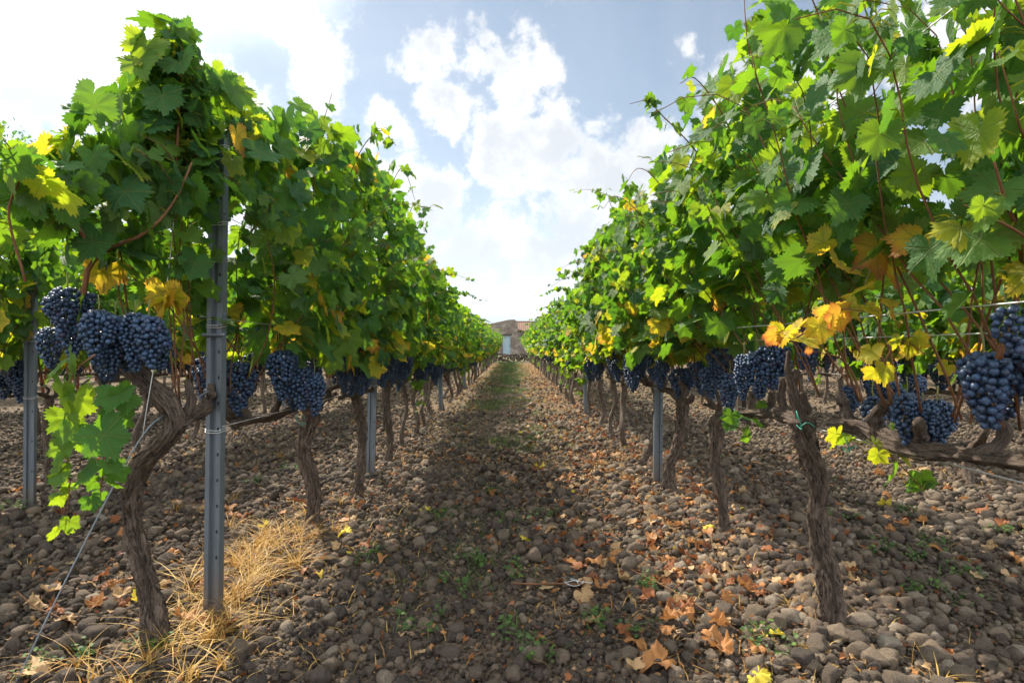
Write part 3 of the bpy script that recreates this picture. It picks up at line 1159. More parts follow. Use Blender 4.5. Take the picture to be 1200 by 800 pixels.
def masonry_material():
    m, t = new_mat("old_masonry")
    geo = t.n('ShaderNodeNewGeometry')
    pos = geo.outputs['Position']
    vo = t.n('ShaderNodeTexVoronoi', feature='DISTANCE_TO_EDGE')
    mp = t.n('ShaderNodeMapping')
    t.link(pos, mp.inputs[0])
    mp.inputs['Scale'].default_value = (1, 1, 1.7)
    t.link(mp.outputs[0], vo.inputs['Vector'])
    vo.inputs['Scale'].default_value = 2.6
    a = t.noise(pos, 1.1, 5.0, 0.6)
    b = t.noise(pos, 9.0, 4.0, 0.6)
    col = t.mix(b.outputs[0], (0.11, 0.088, 0.070), (0.22, 0.18, 0.145))
    col = t.mix(t.sstep(a.outputs[0], .42, .6, 0, .8), col, (0.32, 0.27, 0.22))
    col = t.mix(t.sstep(vo.outputs[0], .06, .0, 0, .6), col, (0.06, 0.045, 0.04))
    finish(t, principled(t, col, .95, .1, bump(t, vo.outputs[0], .6, .05)))
    return m


def tile_material():
    m, t = new_mat("roof_tile")
    geo = t.n('ShaderNodeNewGeometry')
    b = t.noise(geo.outputs['Position'], 5.0, 4.0, 0.6)
    finish(t, principled(t, t.mix(b.outputs[0], (0.12, 0.065, 0.045), (0.27, 0.18, 0.13)), .9, .1))
    return m


M_MASON, M_TILE = masonry_material(), tile_material()
M_DOOR = simple_material("pale_blue_paint", (0.28, 0.38, 0.44), .6)
M_WOOD = simple_material("dark_beam_wood", (0.06, 0.04, 0.03), .8)
H = empty("farmhouse", (-1.5, 68.0, 0), label="old ruined stone farmhouse with tiled roof and pale blue door at the path's end", category="house")


def wall_prism(poly, y0, y1):
    """polygon in x,z extruded along y, local"""
    a = Acc()
    n = len(poly)
    V = [(x, y0, z) for x, z in poly] + [(x, y1, z) for x, z in poly]
    a.add(V, [[k, (k + 1) % n, n + (k + 1) % n, n + k] for k in range(n)])
    base = a.n - 2 * n
    a.f.setdefault(n, []).append(np.array([[base + k for k in range(n)][::-1], [base + n + k for k in range(n)]]))
    return a


def part(name, acc, mat, parent, **kw):
    return link_obj(name, acc.mesh(name + "_mesh", mat, smooth=False), parent, **kw)


# tall half with the broken gable; door opening left between the two wall pieces
part("wall", wall_prism([(-2.6, -.1), (.45, -.1), (.45, 3.35), (-2.6, 3.25)], 0, .45), M_MASON, H)
part("wall", wall_prism([(1.35, -.1), (2.2, -.1), (2.2, 3.45), (1.35, 3.4)], 0, .45), M_MASON, H)
part("wall", wall_prism([(.45, 2.25), (1.35, 2.25), (1.35, 3.40), (.45, 3.35)], .002, .448), M_MASON, H)
part("gable", wall_prism([(-2.6, 3.25), (2.2, 3.45), (2.2, 3.75), (1.75, 4.05), (1.1, 4.0), (.2, 3.8), (-1.2, 3.5)], .03, .42), M_MASON, H)
g = Acc()
box(g, (.35, -.06, 2.2), (1.45, .1, 2.36))
part("lintel", g, M_WOOD, H)
g = Acc()
for k in range(4):
    box(g, (.47 + k * .2175, .12, 0), (.675 + k * .2175, .17, 2.2))
box(g, (.47, .17, .3), (1.33, .2, .42))
box(g, (.47, .17, 1.7), (1.33, .2, 1.82))
dd = part("door", g, M_DOOR, H)
g = Acc()
box(g, (1.2, .08, 1.0), (1.25, .12, 1.15))
part("handle", g, M_WOOD, dd)
part("wall", wall_prism([(2.2, -.1), (9.0, -.1), (9.0, 2.75), (2.2, 2.75)], .1, .5), M_MASON, H)
part("wall", wall_prism([(-2.6, -.1), (9.0, -.1), (9.0, 3.8), (-2.6, 3.2)], 6.0, 6.4), M_MASON, H)
part("wall", wall_prism([(8.6, -.1), (9.0, -.1), (9.0, 2.7), (8.6, 2.7)], .5, 6.0), M_MASON, H)
# pitched tile roof of the low half, each course of round tiles modelled as a wave
rf = Acc()
nx, nyr = 240, 14
xs = np.linspace(2.1, 9.3, nx)
for s_ in (0, 1):
    V = []
    for k in range(nyr):
        t = k / (nyr - 1)
        yy = -.25 + t * 3.5
        V.append(np.stack([xs, np.full(nx, yy), 2.72 + t * 1.15 + .055 * np.abs(np.sin(xs * math.pi / .24)) + .02 * ((k * 5) % 2) - .06 * s_], -1))
    V = np.concatenate(V)
    i = np.arange(nyr - 1)[:, None] * nx
    j = np.arange(nx - 1)[None, :]
    rf.add(V, np.stack([i + j, i + j + 1, i + nx + j + 1, i + nx + j], -1).reshape(-1, 4))
part("roof", rf, M_TILE, H)
g = Acc()
box(g, (2.1, 3.1, 3.80), (9.3, 3.35, 3.98))
part("ridge", g, M_TILE, H)
g = Acc()
tube(g, [(2.2, -.1, 2.68), (9.2, -.1, 2.68)], .06, 8)
part("eaves_beam", g, M_WOOD, H)

# low dry stone wall closing the rows
acc = Acc()
n = 900
x = rng.uniform(-7, 7, n)
z = rng.uniform(0, .52, n) * (1 + .15 * vnoise(x * .8, 2.0))
y = 41.5 + rng.uniform(-.25, .25, n)
scatter_stones(acc, np.column_stack([x, y, z]), rng.uniform(.08, .16, n), 1, rng.uniform(0, .6, n))
link_obj("dry_stone_wall", acc.mesh("dry_stone_wall_mesh", M_STONE, smooth=False), label="low dark dry stone wall crossing the far end of the path before the farmhouse", category="wall")


def bg_tree(loc, h, seed, lab):
    r_ = np.random.default_rng(seed)
    o = empty("tree", loc, label=lab, category="tree")
    a = Acc()
    tube(a, spline([(0, 0, -.1), (.1, .05, h * .25), (-.1, 0, h * .5), (.05, 0, h * .85)], 16), np.linspace(.17, .03, 16), 10, gnarl=.15, seed=seed)
    cr = Acc()
    for k in range(26):
        an = r_.uniform(0, 6.28)
        z0 = h * r_.uniform(.28, .8)
        Lb = h * .34 * r_.uniform(.5, 1) * (1.25 - z0 / h)
        e = np.array([math.cos(an) * Lb, math.sin(an) * Lb, z0 + Lb * .7])
        tube(a, [(0, 0, z0), (e[0] * .5, e[1] * .5, z0 + Lb * .2), tuple(e)], [.05, .03, .01], 5, seed=k)
        n = 240
        P = e + r_.normal(0, .34, (n, 3)) * (h / 8) * (1, 1, .8)
        cr_y = r_.normal(0, 1, (n, 3))
        scatter_tpl(cr, TPL[2], P, cr_y, r_.normal(0, 1, (n, 3)), r_.uniform(.035, .07, n), r_.uniform(0, .35, n))
    link_obj("trunk", a.mesh("tree_trunk_mesh", M_BARK), o)
    link_obj("crown", cr.mesh("tree_crown_mesh", M_LEAF), o)


bg_tree((-14.2, 16.0, 0), 7.6, 5, "small feathery tree rising beyond the vine rows on the shaded side")

# ------------------------------------------------------------------ the air between here and the hills
hm = bpy.data.materials.new("air")
hm.use_nodes = True
ht = NT(hm.node_tree)
pv = ht.n('ShaderNodeVolumePrincipled')
pv.inputs['Color'].default_value = (0.68, 0.78, 0.93, 1)
pv.inputs['Density'].default_value = 0.00022
pv.inputs['Anisotropy'].default_value = 0.3
ho = ht.n('ShaderNodeOutputMaterial')
ht.link(pv.outputs[0], ho.inputs['Volume'])
a = Acc()
box(a, (-7500, -500, -8), (7500, 6800, 420))
link_obj("haze", a.mesh("haze_mesh", hm, smooth=False), kind="stuff", category="haze", label="thin pale blue haze softening the far hills")

# ------------------------------------------------------------------ posts
RX = 1.2
XO = 3.5


def post_mesh():
    pl = np.array([(-24, 34), (-31, 28), (-32, 0), (-15, 0), (-11, 13), (11, 13), (15, 0), (32, 0), (31, 28), (24, 34)]) / 1000.0
    T = np.gradient(pl, axis=0)
    T /= np.linalg.norm(T, axis=1)[:, None]
    N = np.stack([-T[:, 1], T[:, 0]], -1) * .0022
    loop = np.vstack([pl + N, (pl - N)[::-1]])
    n = len(loop)
    a = Acc()
    V = [(x, y, z) for z in (-.25, 1.90) for x, y in loop]
    a.add(V, [[k, (k + 1) % n, n + (k + 1) % n, n + k] for k in range(n)])
    m = len(pl)
    for z0 in (0, n):
        a.f.setdefault(4, []).append(np.array([[z0 + k, z0 + k + 1, z0 + n - 2 - k, z0 + n - 1 - k] for k in range(m - 1)]))
    return a.mesh("post_mesh", M_METAL, smooth=False)


POST_ME = post_mesh()


def slot_mesh():
    a = Acc()
    th = np.linspace(0, 2 * math.pi, 12, endpoint=False)
    V = np.array([(math.cos(t) * .0035, 0, math.sin(t) * .007) for t in th] + [(math.cos(t) * .0035, .003, math.sin(t) * .007) for t in th])
    a.add(V, [[k, (k + 1) % 12, 12 + (k + 1) % 12, 12 + k] for k in range(12)])
    a.f.setdefault(12, []).append(np.array([list(range(12))]))
    return a.mesh("slot_mesh", M_SLOT)


SLOT_ME = slot_mesh()


def hook_mesh():
    a = Acc()
    tube(a, spline([(.030, .0, 0), (.048, -.002, .0), (.050, -.003, .012)], 8), .0022, 5)
    return a.mesh("hook_mesh", M_METAL)


HOOK_ME = hook_mesh()


def clip_mesh():
    a = Acc()
    tube(a, [(-.045, -.010, 0), (.055, -.012, .002)], .007, 8)
    return a.mesh("clip_mesh", M_METAL)


def tie_mesh():
    a = Acc()
    for dz in (0, .009):
        th = np.linspace(0, 2 * math.pi, 26)
        P = np.stack([.036 * np.sign(np.cos(th)) * np.abs(np.cos(th)) ** .4, .014 + .022 * np.sign(np.sin(th)) * np.abs(np.sin(th)) ** .4, dz + .006 * np.sin(th)], -1)
        tube(a, P, .0016, 5, cap=False)
    return a.mesh("tie_mesh", M_WIRE)


CLIP_ME, TIE_ME = clip_mesh(), tie_mesh()


def make_post(x, y, lab, near, group):
    o = empty("vineyard_post", (x, y, float(gh(x, y))), label=lab, category="post", group=group)
    link_obj("post_profile", POST_ME, o)
    if near:
        for z in np.arange(.25, 1.9, .2 if y > 3 else .1):
            link_obj("slot", SLOT_ME, o, (.023, -.0032, z))
        for z in (.74, 1.15, 1.55, 1.85):
            link_obj("wire_tie", TIE_ME, o, (0, 0, z))
            link_obj("wire_hook", HOOK_ME, o, (0, 0, z + .04))
        link_obj("wire_clip", CLIP_ME, o, (0, 0, 1.115))
    o.rotation_euler = (rng.normal(0, .008), rng.normal(0, .01), rng.normal(0, .12) if y > 3 else -.22)
    return o


left_posts = [(-1.175, 2.33)] + [(-RX + .06, 4.8 + 4.75 * k) for k in range(8)]
right_posts = [(1.13, 4.62)] + [(RX - .05, 9.25 + 4.75 * k) for k in range(7)]
for k, (x, y) in enumerate(left_posts):
    lab = "tall galvanised end post in front of the shaded row, ringed with wire ties" if k == 0 else \
        f"grey steel trellis post, {ordinal(k)} one behind the end post in the shaded row"
    make_post(x, y, lab, y < 12, "steel posts of the trellis")
for k, (x, y) in enumerate(right_posts):
    make_post(x, y, f"grey steel trellis post, {ordinal(k + 1)} from the front in the sunlit row", y < 12, "steel posts of the trellis")
for s_, nm in ((-1, "shaded"), (1, "sunlit")):
    for k in range(6):
        y = 4.4 + 4.75 * k if s_ < 0 else 5.6 + 4.75 * k
        make_post((-3.24 if s_ < 0 else 3.5) if k == 0 else s_ * XO, 4.0 if k == 0 and s_ < 0 else y, f"grey steel trellis post, {ordinal(k + 1)} from the front in the next row behind the {nm} row", k < 1, "steel posts of the trellis")

# ------------------------------------------------------------------ wires


def wire(pts, rad, lab, name="trellis_wire", cat="wire", group="trellis wires", n=60, mat=None):
    a = Acc()
    tube(a, spline(pts, n), rad, 6)
    return link_obj(name, a.mesh(name + "_mesh", mat or M_WIRE), label=lab, category=cat, **({'group': group} if group else {}))


def sag(x, z, y0, y1, amp, posts):
    pts = []
    ys = [y0] + [p for p in posts if y0 + .3 < p < y1 - .3] + [y1]
    for a_, b_ in zip(ys[:-1], ys[1:]):
        pts.append((x + rng.normal(0, .004), a_, z))
        pts.append((x, (a_ + b_) / 2, z - amp))
    pts.append((x, y1, z))
    return pts


LP = [p[1] for p in left_posts]
RP = [p[1] for p in right_posts]
for z, nm in ((.735, "lowest"), (1.155, "second"), (1.56, "third"), (1.86, "top")):
    wire(sag(-1.13, z, 2.33, 39.5, .012, LP), .0016, f"{nm} thin steel wire strung along the posts of the shaded row", n=300)
    wire(sag(1.24 if z < .8 else 1.04, z - .01, .4, 39.5, .012, RP), .0020, f"{nm} thin steel wire strung along the posts of the sunlit row", n=300)
wire(sag(1.16, 1.09, .4, 39.5, .015, RP), .0019, "slack back wire paired with the second wire of the sunlit row", n=300)
wire(sag(-1.22, 1.165, 2.33, 39.5, .015, LP), .0014, "slack back wire paired with the second wire of the shaded row", n=300)
for s_, nm in ((-1, "shaded"), (1, "sunlit")):
    wire(sag(s_ * (XO - .03), .75, 2.4, 40, .012, []), .0018, f"low steel wire in the next row behind the {nm} row", n=120)
    wire(sag(s_ * (XO - .03), 1.15, 2.4, 40, .012, []), .0018, f"upper steel wire in the next row behind the {nm} row", n=120)
gy = PX(10, 797, 1.86)
wire([PX(245, 458, 2.30), PX(206, 480, 2.12), PX(166, 512, 2.02), PX(92, 650, 1.93), (gy[0], gy[1], float(gh(gy[0], gy[1])) - .02)], .0026,
     "grey guy wire running from end post past the thick trunk down to the stones", "guy_wire", "guy wire", None, 60, M_GUY)
wire([PX(212, 165, 2.25), PX(196, 330, 2.08), PX(172, 478, 2.0), PX(167, 512, 2.0)], .0016,
     "straight thin wire hanging before the grapes of the end vine", "hanging_wire", "wire", None)
wire([PX(1033, 285, 2.0), PX(1012, 335, 2.05)], .0016, "short slanting wire in the leaves above the yellow ones", "hanging_wire", "wire", None, 4)

# ------------------------------------------------------------------ the nearest vines, one by one
VG = "grapevines planted along the trellis"


def vroot(x, y, lab):
    return empty("grapevine", (x, y, float(gh(x, y))), label=lab, category="grapevine", group=VG)


def loc(root, p):
    return tuple(np.asarray(p, float) - np.array(root.location))


def lpath(root, pts, n=14):
    return spline([loc(root, p) for p in pts], n)


# --- shaded row: end vine with the thick leaning trunk
b0 = PX(188, 752, 2.12)
A1 = vroot(b0[0], 2.12, "thick leaning end vine beside the front post, heavy with blue grapes")
tr = [(0, 0, -.06), loc(A1, PX(172, 680, 2.12)), loc(A1, PX(154, 600, 2.10)), loc(A1, PX(165, 545, 2.08)), loc(A1, PX(205, 500, 2.08)), loc(A1, PX(180, 455, 2.10))]
cord = [([loc(A1, PX(205, 500, 2.08)), loc(A1, PX(232, 482, 2.2)), loc(A1, PX(250, 470, 2.45)), (0.02, .55, .72)], .024),
        ([loc(A1, PX(180, 460, 2.1)), loc(A1, PX(158, 430, 2.1)), loc(A1, PX(150, 395, 2.1))], .030),
        ([loc(A1, PX(192, 462, 2.1)), loc(A1, PX(120, 420, 2.15))], .022)]
ex = [
    dict(path=lpath(A1, [PX(98, 345, 1.95), PX(106, 310, 1.95), PX(135, 288, 1.95), PX(172, 272, 1.95), PX(205, 235, 2.0), PX(225, 190, 2.05)]), cane_rad=.0085, zmin=1.35, dens=1.2, size=.085),
    dict(path=lpath(A1, [PX(110, 300, 1.9), PX(85, 255, 1.8), PX(55, 225, 1.65), PX(20, 190, 1.5), PX(-20, 150, 1.4)]), cane_rad=.006, zmin=1.3, dens=1.5, size=.085),
    dict(path=lpath(A1, [PX(150, 370, 2.1), PX(140, 290, 2.05), PX(120, 215, 2.0), PX(95, 185, 1.9), PX(80, 165, 1.85)]), zmin=1.2, dens=1.6, size=.078),
    dict(path=lpath(A1, [PX(30, 330, 1.6), PX(10, 250, 1.55), PX(25, 200, 1.5), PX(-5, 150, 1.4)]), zmin=1.15, dens=1.5, size=.085, yellow=.2),
    dict(path=lpath(A1, [PX(205, 260, 2.1), PX(208, 160, 2.1), PX(212, 90, 2.1), PX(213, 52, 2.1), PX(198, 36, 2.08)]), cane_rad=.0055, zmin=1.3, dens=3.2, size=.075),
    dict(path=lpath(A1, [PX(215, 240, 2.15), PX(195, 150, 2.15), PX(180, 80, 2.1), PX(170, 55, 2.1)]), zmin=1.3, dens=2.6, size=.072),
    dict(path=lpath(A1, [PX(225, 240, 2.15), PX(232, 150, 2.15), PX(225, 90, 2.1), PX(236, 70, 2.1)]), zmin=1.3, dens=3.0, size=.074),
    dict(path=lpath(A1, [PX(215, 250, 2.2), PX(190, 200, 2.2), PX(150, 150, 2.2), PX(140, 120, 2.2)]), zmin=1.3, dens=2.6, size=.076),
    dict(path=lpath(A1, [PX(196, 345, 2.05), PX(200, 350, 2.05), PX(206, 356, 2.04)]), zmin=-1, dens=9, size=.09, tint=.80, cane_rad=.002, pet=.15),
    # the two leafy shoots hanging before the trunk
    dict(path=lpath(A1, [PX(112, 415, 1.85), PX(85, 440, 1.83), PX(75, 500, 1.82), PX(82, 560, 1.82), PX(75, 625, 1.82)]), zmin=-1, dens=2.6, size=.068, tint=.50, node=.075, cane_rad=.003, pet=.5),
    dict(path=lpath(A1, [PX(150, 465, 1.9), PX(130, 505, 1.85), PX(120, 560, 1.84), PX(115, 600, 1.84)]), zmin=-1, dens=3.0, size=.078, tint=.30, node=.075, cane_rad=.003, pet=.55),
]
make_vine(A1, 0, top=2.02, nshoots=14, seed=21, trunk=tr, rad=.028, cordon=cord, fill=170, fill_z=1.27, blobs=[(PX(238, 215, 2.2), (.07, .06, .16), 22), (PX(198, 122, 2.15), (.13, .2, .30), 70), (PX(190, 74, 2.12), (.08, .15, .17), 24), (PX(62, 225, 1.75), (.18, .2, .10), 30), (PX(125, 190, 1.95), (.16, .2, .18), 50), (PX(15, 215, 1.65), (.12, .2, .14), 12), (PX(290, 190, 2.6), (.2, .3, .28), 90), (PX(345, 175, 3.0), (.28, .35, .26), 52), (PX(262, 150, 2.45), (.18, .2, .24), 36)], yrange=(.02, .62), bunches=0, extra=ex, spread=.22, yellow=.06, dens=1.45)
for px, py, d, w, s_ in ((78, 338, 1.95, 2, 1.0), (92, 355, 2.0, 3, .95), (115, 365, 1.92, 5, 1.0), (135, 372, 1.98, 0, 1.0), (122, 392, 2.0, 6, 1.0), (158, 368, 1.95, 7, .85),
                         (176, 372, 1.95, 1, 1.1), (60, 385, 2.15, 6, .9), (186, 388, 2.05, 4, 1.0), (148, 385, 2.05, 2, .9)):
    hang_bunch(A1, loc(A1, PX(px, py, d)), 0, w, sc=s_ * .78)
hang_bunch(A1, loc(A1, PX(128, 300, 2.1)), 0, special=BUNCH_LOOSE, sc=.7)

# --- shaded row: the following three vines
lv = [(-1.19, 3.5, "dark upright vine, first behind the front post of the shaded row", .034), (-1.12, 4.25, "slim grey-brown vine just before the second post of the shaded row", .027),
      (-1.10, 5.25, "thin wavy vine, first one beyond the second post of the shaded row", .027)]
for k, (x, y, lab, rad) in enumerate(lv):
    V1 = vroot(x, y, lab)
    e = []
    trk = None
    crd = None
    if k == 0:
        trk = [(0, 0, -.05), (.03, 0, .2), (-.02, -.02, .45), (.02, 0, .66)]
        crd = [([(.02, 0, .66), (.0, -.1, .72), (-.02, -.45, .70), (0, -.95, .72)], .024), ([(.02, 0, .66), (-.05, -.05, .74), (-.13, -.1, .80)], .03), ([(.02, 0, .66), (.02, .2, .72), (.02, .45, .73)], .026)]
        e = [dict(path=lpath(V1, [(-1.0, 3.4, 1.8), (-.85, 3.3, 2.1), (-.72, 3.25, 2.22), (-.62, 3.2, 2.12)]), dens=1.3),
             dict(path=lpath(V1, [(-1.0, 3.0, 1.7), (-.95, 2.9, 2.0), (-.86, 2.85, 2.25)]), dens=1.4),
             dict(path=lpath(V1, [(-.95, 3.7, 1.7), (-.8, 3.8, 2.0), (-.68, 3.7, 2.15), (-.6, 3.7, 1.95)]), dens=1.4)]
    if k == 1:
        e = [dict(path=lpath(V1, [(-.95, 4.6, 1.7), (-.82, 4.6, 2.0), (-.72, 4.5, 2.12), (-.66, 4.5, 1.9)]), dens=1.4)]
    if k == 2:
        e = [dict(path=lpath(V1, [(-.95, 5.5, 1.6), (-.8, 5.4, 1.9), (-.72, 5.4, 1.95)]), dens=1.4)]
    make_vine(V1, 0, blobs=[[(PX(400, 195, 3.5), (.24, .4, .26), 50)], [(PX(440, 235, 4.2), (.22, .4, .26), 46)], []][k], top=[2.14, 2.05, 1.90][k], nshoots=[19, 15, 15][k], seed=31 + k, rad=rad, trunk=trk, cordon=crd, yrange=[(-.85, .45), (-.5, .5), (-.5, .5)][k], bunches=[0, 3, 6][k], extra=e, side_bunch=1,
              sidebias=.16, spread=.22, dens=1.55)
    if k == 0:
        for px, py, d, w in ((262, 418, 2.75, 1), (283, 425, 2.7, 3), (290, 415, 2.95, 2), (332, 412, 2.75, 5), (350, 432, 2.8, 1), (368, 438, 2.85, 6), (345, 425, 3.0, 0), (305, 385, 3.0, 4), (360, 420, 3.2, 2), (240, 420, 2.6, 6)):
            hang_bunch(V1, loc(V1, PX(px, py, d)), 0, w)
    if k == 1:
        for px, py, d, w in ((403, 408, 3.7, 3), (412, 410, 3.9, 7), (396, 412, 3.8, 1), (430, 418, 4.3, 6), (420, 405, 4.1, 0)):
            hang_bunch(V1, loc(V1, PX(px, py, d)), 0, w, sc=1.05)

# --- sunlit row
B1 = vroot(1.205, 2.24, "pale gnarled vine nearest the camera in the sunlit row, long arm reaching sideways")
tr = [(0, 0, -.05), loc(B1, PX(972, 680, 2.24)), loc(B1, PX(956, 600, 2.24)), loc(B1, PX(958, 560, 2.22)), loc(B1, PX(945, 520, 2.2)), loc(B1, PX(938, 492, 2.2))]
cord = [([loc(B1, PX(945, 500, 2.2)), loc(B1, PX(925, 488, 2.35)), loc(B1, PX(900, 484, 2.6)), loc(B1, PX(868, 484, 2.9))], .026),
        ([loc(B1, PX(980, 495, 2.15)), loc(B1, PX(1010, 500, 2.05)), loc(B1, PX(1060, 522, 1.85)), loc(B1, PX(1120, 532, 1.65)), loc(B1, PX(1200, 542, 1.42)), loc(B1, PX(1310, 560, 1.2))], .027),
        ([loc(B1, PX(942, 500, 2.2)), loc(B1, PX(930, 465, 2.2)), loc(B1, PX(927, 448, 2.2)), loc(B1, PX(934, 434, 2.2))], .019)]
ex = [
    dict(path=lpath(B1, [PX(870, 480, 2.9), PX(862, 495, 2.8), PX(880, 515, 2.75)]), zmin=-1, size=.07, tint=.3, dens=2.0, cane_rad=.002),
    dict(path=lpath(B1, [PX(1040, 530, 1.9), PX(1065, 555, 1.85), PX(1090, 585, 1.84)]), zmin=-1, size=.07, tint=.36, dens=2.6, cane_rad=.003),
    dict(path=lpath(B1, [PX(1000, 515, 1.95), PX(1020, 535, 1.9), PX(1050, 540, 1.88)]), zmin=-1, size=.05, tint=.66, dens=2.0, cane_rad=.002),
    # yellow leaves round the wires
    dict(path=lpath(B1, [PX(925, 400, 1.75), PX(960, 380, 1.66), PX(985, 362, 1.62), PX(1020, 365, 1.6), PX(1062, 352, 1.58)]), zmin=-1, size=.060, tint=.79, dens=2.3, pet=.6, cane_rad=.003),
    dict(path=lpath(B1, [PX(1030, 440, 1.7), PX(1045, 410, 1.68), PX(1060, 400, 1.64), PX(1085, 415, 1.6)]), zmin=-1, size=.054, tint=.76, dens=2.6, pet=.6, cane_rad=.004),
    dict(path=lpath(B1, [PX(1010, 470, 2.0), PX(1000, 440, 2.0), PX(985, 420, 2.0), PX(955, 412, 2.0)]), zmin=1.0, size=.06, tint=.8, dens=.6, cane_rad=.005),
    dict(path=lpath(B1, [PX(1045, 475, 1.9), PX(1036, 430, 1.9), PX(1030, 395, 1.9), PX(1035, 330, 1.9), PX(1040, 250, 1.9)]), zmin=1.1, cane_rad=.006, dens=.9),
    # shoots reaching over the path
    dict(path=lpath(B1, [(.98, 2.7, 1.75), (.80, 2.75, 2.0), (.68, 2.75, 2.12), PX(760, 118, 2.7), PX(738, 122, 2.7)]), dens=1.9, pet=.6, size=.070, cane_rad=.0035),
    dict(path=lpath(B1, [(1.0, 2.2, 1.8), (.88, 2.2, 2.1), (.85, 2.2, 2.4)]), dens=1.5),
    dict(path=lpath(B1, [(1.0, 2.4, 1.6), (.86, 2.4, 1.95), (.74, 2.4, 2.12), (.66, 2.35, 2.08)]), dens=1.4),
]
make_vine(B1, 0, top=2.3, nshoots=17, seed=46, trunk=tr, rad=.031, cordon=cord, fill=210, fill_z=1.30, yrange=(-.55, .65), bunches=0, extra=ex, sidebias=-.14, spread=.24, yellow=.10, dens=1.5, size=.082)
for px, py, d, w, s_ in ((1062, 462, 1.82, 1, .9), (1098, 470, 1.80, 5, .8), (1082, 478, 1.85, 6, .8), (1024, 466, 2.05, 4, 1.0), (1040, 448, 2.2, 1, .85), (1020, 432, 2.2, 4, .8),
                         (998, 452, 2.2, 4, .75), (945, 384, 2.35, 4, 1.1), (905, 404, 2.45, 2, 1.0), (888, 412, 2.5, 0, .95), (872, 416, 2.55, 3, .85), (915, 420, 2.6, 1, .9), (1075, 440, 2.3, 4, .8)):
    hang_bunch(B1, loc(B1, PX(px, py, d)), 0, w, sc=s_ * .86)

B0 = vroot(1.2, 1.22, "vine cut off by the frame edge whose huge blue bunches hang in front")
ex = [
    dict(path=lpath(B0, [PX(1170, 420, 1.34), PX(1185, 370, 1.3), PX(1197, 320, 1.28), PX(1190, 250, 1.2)]), cane_rad=.0075, zmin=1.25, dens=.6),
    dict(path=lpath(B0, [PX(1205, 400, 1.3), PX(1215, 330, 1.3), PX(1180, 240, 1.15), PX(1165, 190, 1.1)]), cane_rad=.006, zmin=1.15, dens=1.2, size=.07, tint=.4),
    dict(path=lpath(B0, [PX(1230, 300, 1.2), PX(1190, 270, 1.15), PX(1150, 250, 1.12), PX(1130, 240, 1.12)]), zmin=1.0, dens=1.4, size=.075, tint=.45),
    dict(path=lpath(B0, [PX(1230, 200, 1.2), PX(1200, 160, 1.15), PX(1190, 130, 1.12), PX(1170, 60, 1.1)]), zmin=1.0, dens=1.6, size=.07, tint=.5),
    dict(path=lpath(B0, [PX(1250, 60, 1.3), PX(1200, 30, 1.2), PX(1150, -20, 1.2)]), zmin=1.0, dens=1.6, size=.07),
]
make_vine(B0, 0, top=2.35, nshoots=13, seed=55, rad=.04, yrange=(-.12, .5), bunches=0, extra=ex, sidebias=-.10, spread=.20, dens=1.3, size=.076, yellow=.1, fill=200, fill_z=1.32,
          trunk=[(0, 0, -.05), (.03, 0, .25), (0, .02, .5), (.02, 0, .70)], cordon=[([(.02, 0, .70), (0, -.2, .73), (0, -.5, .73)], .027), ([(.02, 0, .7), (0, .1, .8), (0, .16, .86)], .03)])
c_big = PX(1152, 415, 1.42)
hang_bunch(B0, loc(B0, c_big), 0, special=BUNCH_BIG, sc=.92)
hang_bunch(B0, loc(B0, PX(1182, 420, 1.5)), 0, 6, sc=.75)
hang_bunch(B0, loc(B0, PX(1226, 400, 1.34)), 0, special=BUNCH_BIG)
hang_bunch(B0, loc(B0, PX(1182, 362, 1.26)), 0, special=BUNCH_LOOSE, sc=.75)

rv = [(1.22, 3.42, "slim straight vine between the nearest sunlit vine and its post", .026), (1.14, 4.34, "stout dark vine right beside the first post of the sunlit row", .036),
      (1.10, 5.15, "thin vine leaning strongly at its foot, just past the first sunlit post", .026)]
for k, (x, y, lab, rad) in enumerate(rv):
    V1 = vroot(x, y, lab)
    e = []
    if k == 0:
        e = [dict(path=lpath(V1, [(1.0, 3.3, 1.6), (.8, 3.2, 1.9), (.68, 3.2, 2.0), (.6, 3.2, 1.9)]), dens=1.3),
             dict(path=lpath(V1, [(1.0, 3.8, 1.6), (.8, 3.8, 1.9), (.66, 3.8, 2.0), (.58, 3.8, 1.92)]), dens=1.3)]
    if k == 1:
        e = [dict(path=lpath(V1, [(1.0, 4.6, 1.8), (.75, 4.6, 2.15), PX(720, 232, 4.6), PX(690, 222, 4.6), PX(672, 226, 4.6)]), dens=1.9, size=.06, cane_rad=.003),
             dict(path=lpath(V1, [(1.0, 4.3, 1.4), (.8, 4.3, 1.75), (.66, 4.3, 1.85), (.55, 4.3, 1.75)]), dens=1.5)]
    if k == 2:
        e = [dict(path=lpath(V1, [(1.0, 5.0, 1.4), (.75, 5.0, 1.7), (.5, 5.0, 1.74), PX(652, 322, 5.0)]), dens=1.9, size=.062, cane_rad=.003),
             dict(path=lpath(V1, [(1.0, 5.6, 1.4), (.75, 5.6, 1.72), (.5, 5.6, 1.68), (.36, 5.6, 1.6)]), dens=1.9, size=.062)]
    trk = [[(0, 0, -.05), (-.02, 0, .2), (-.05, .02, .42), (-.04, 0, .66)], [(0, 0, -.05), (.0, 0, .18), (.09, 0, .40), (.10, 0, .70)], [(-.06, 0, -.05), (.10, 0, .18), (.15, 0, .42), (.15, 0, .72)]][k]
    make_vine(V1, 0, top=[2.2, 2.14, 2.1][k], nshoots=[17, 15, 15][k], seed=61 + k, rad=rad, trunk=trk, yrange=[(-.55, .5), (-.45, .45), (-.45, .5)][k], bunches=[4, 5, 6][k], extra=e, side_bunch=-1,
              sidebias=-.16, spread=.22, dens=1.55, yellow=.05)

# ------------------------------------------------------------------ the rest of the rows: prototypes, then copies
protos1, protos2 = [], []


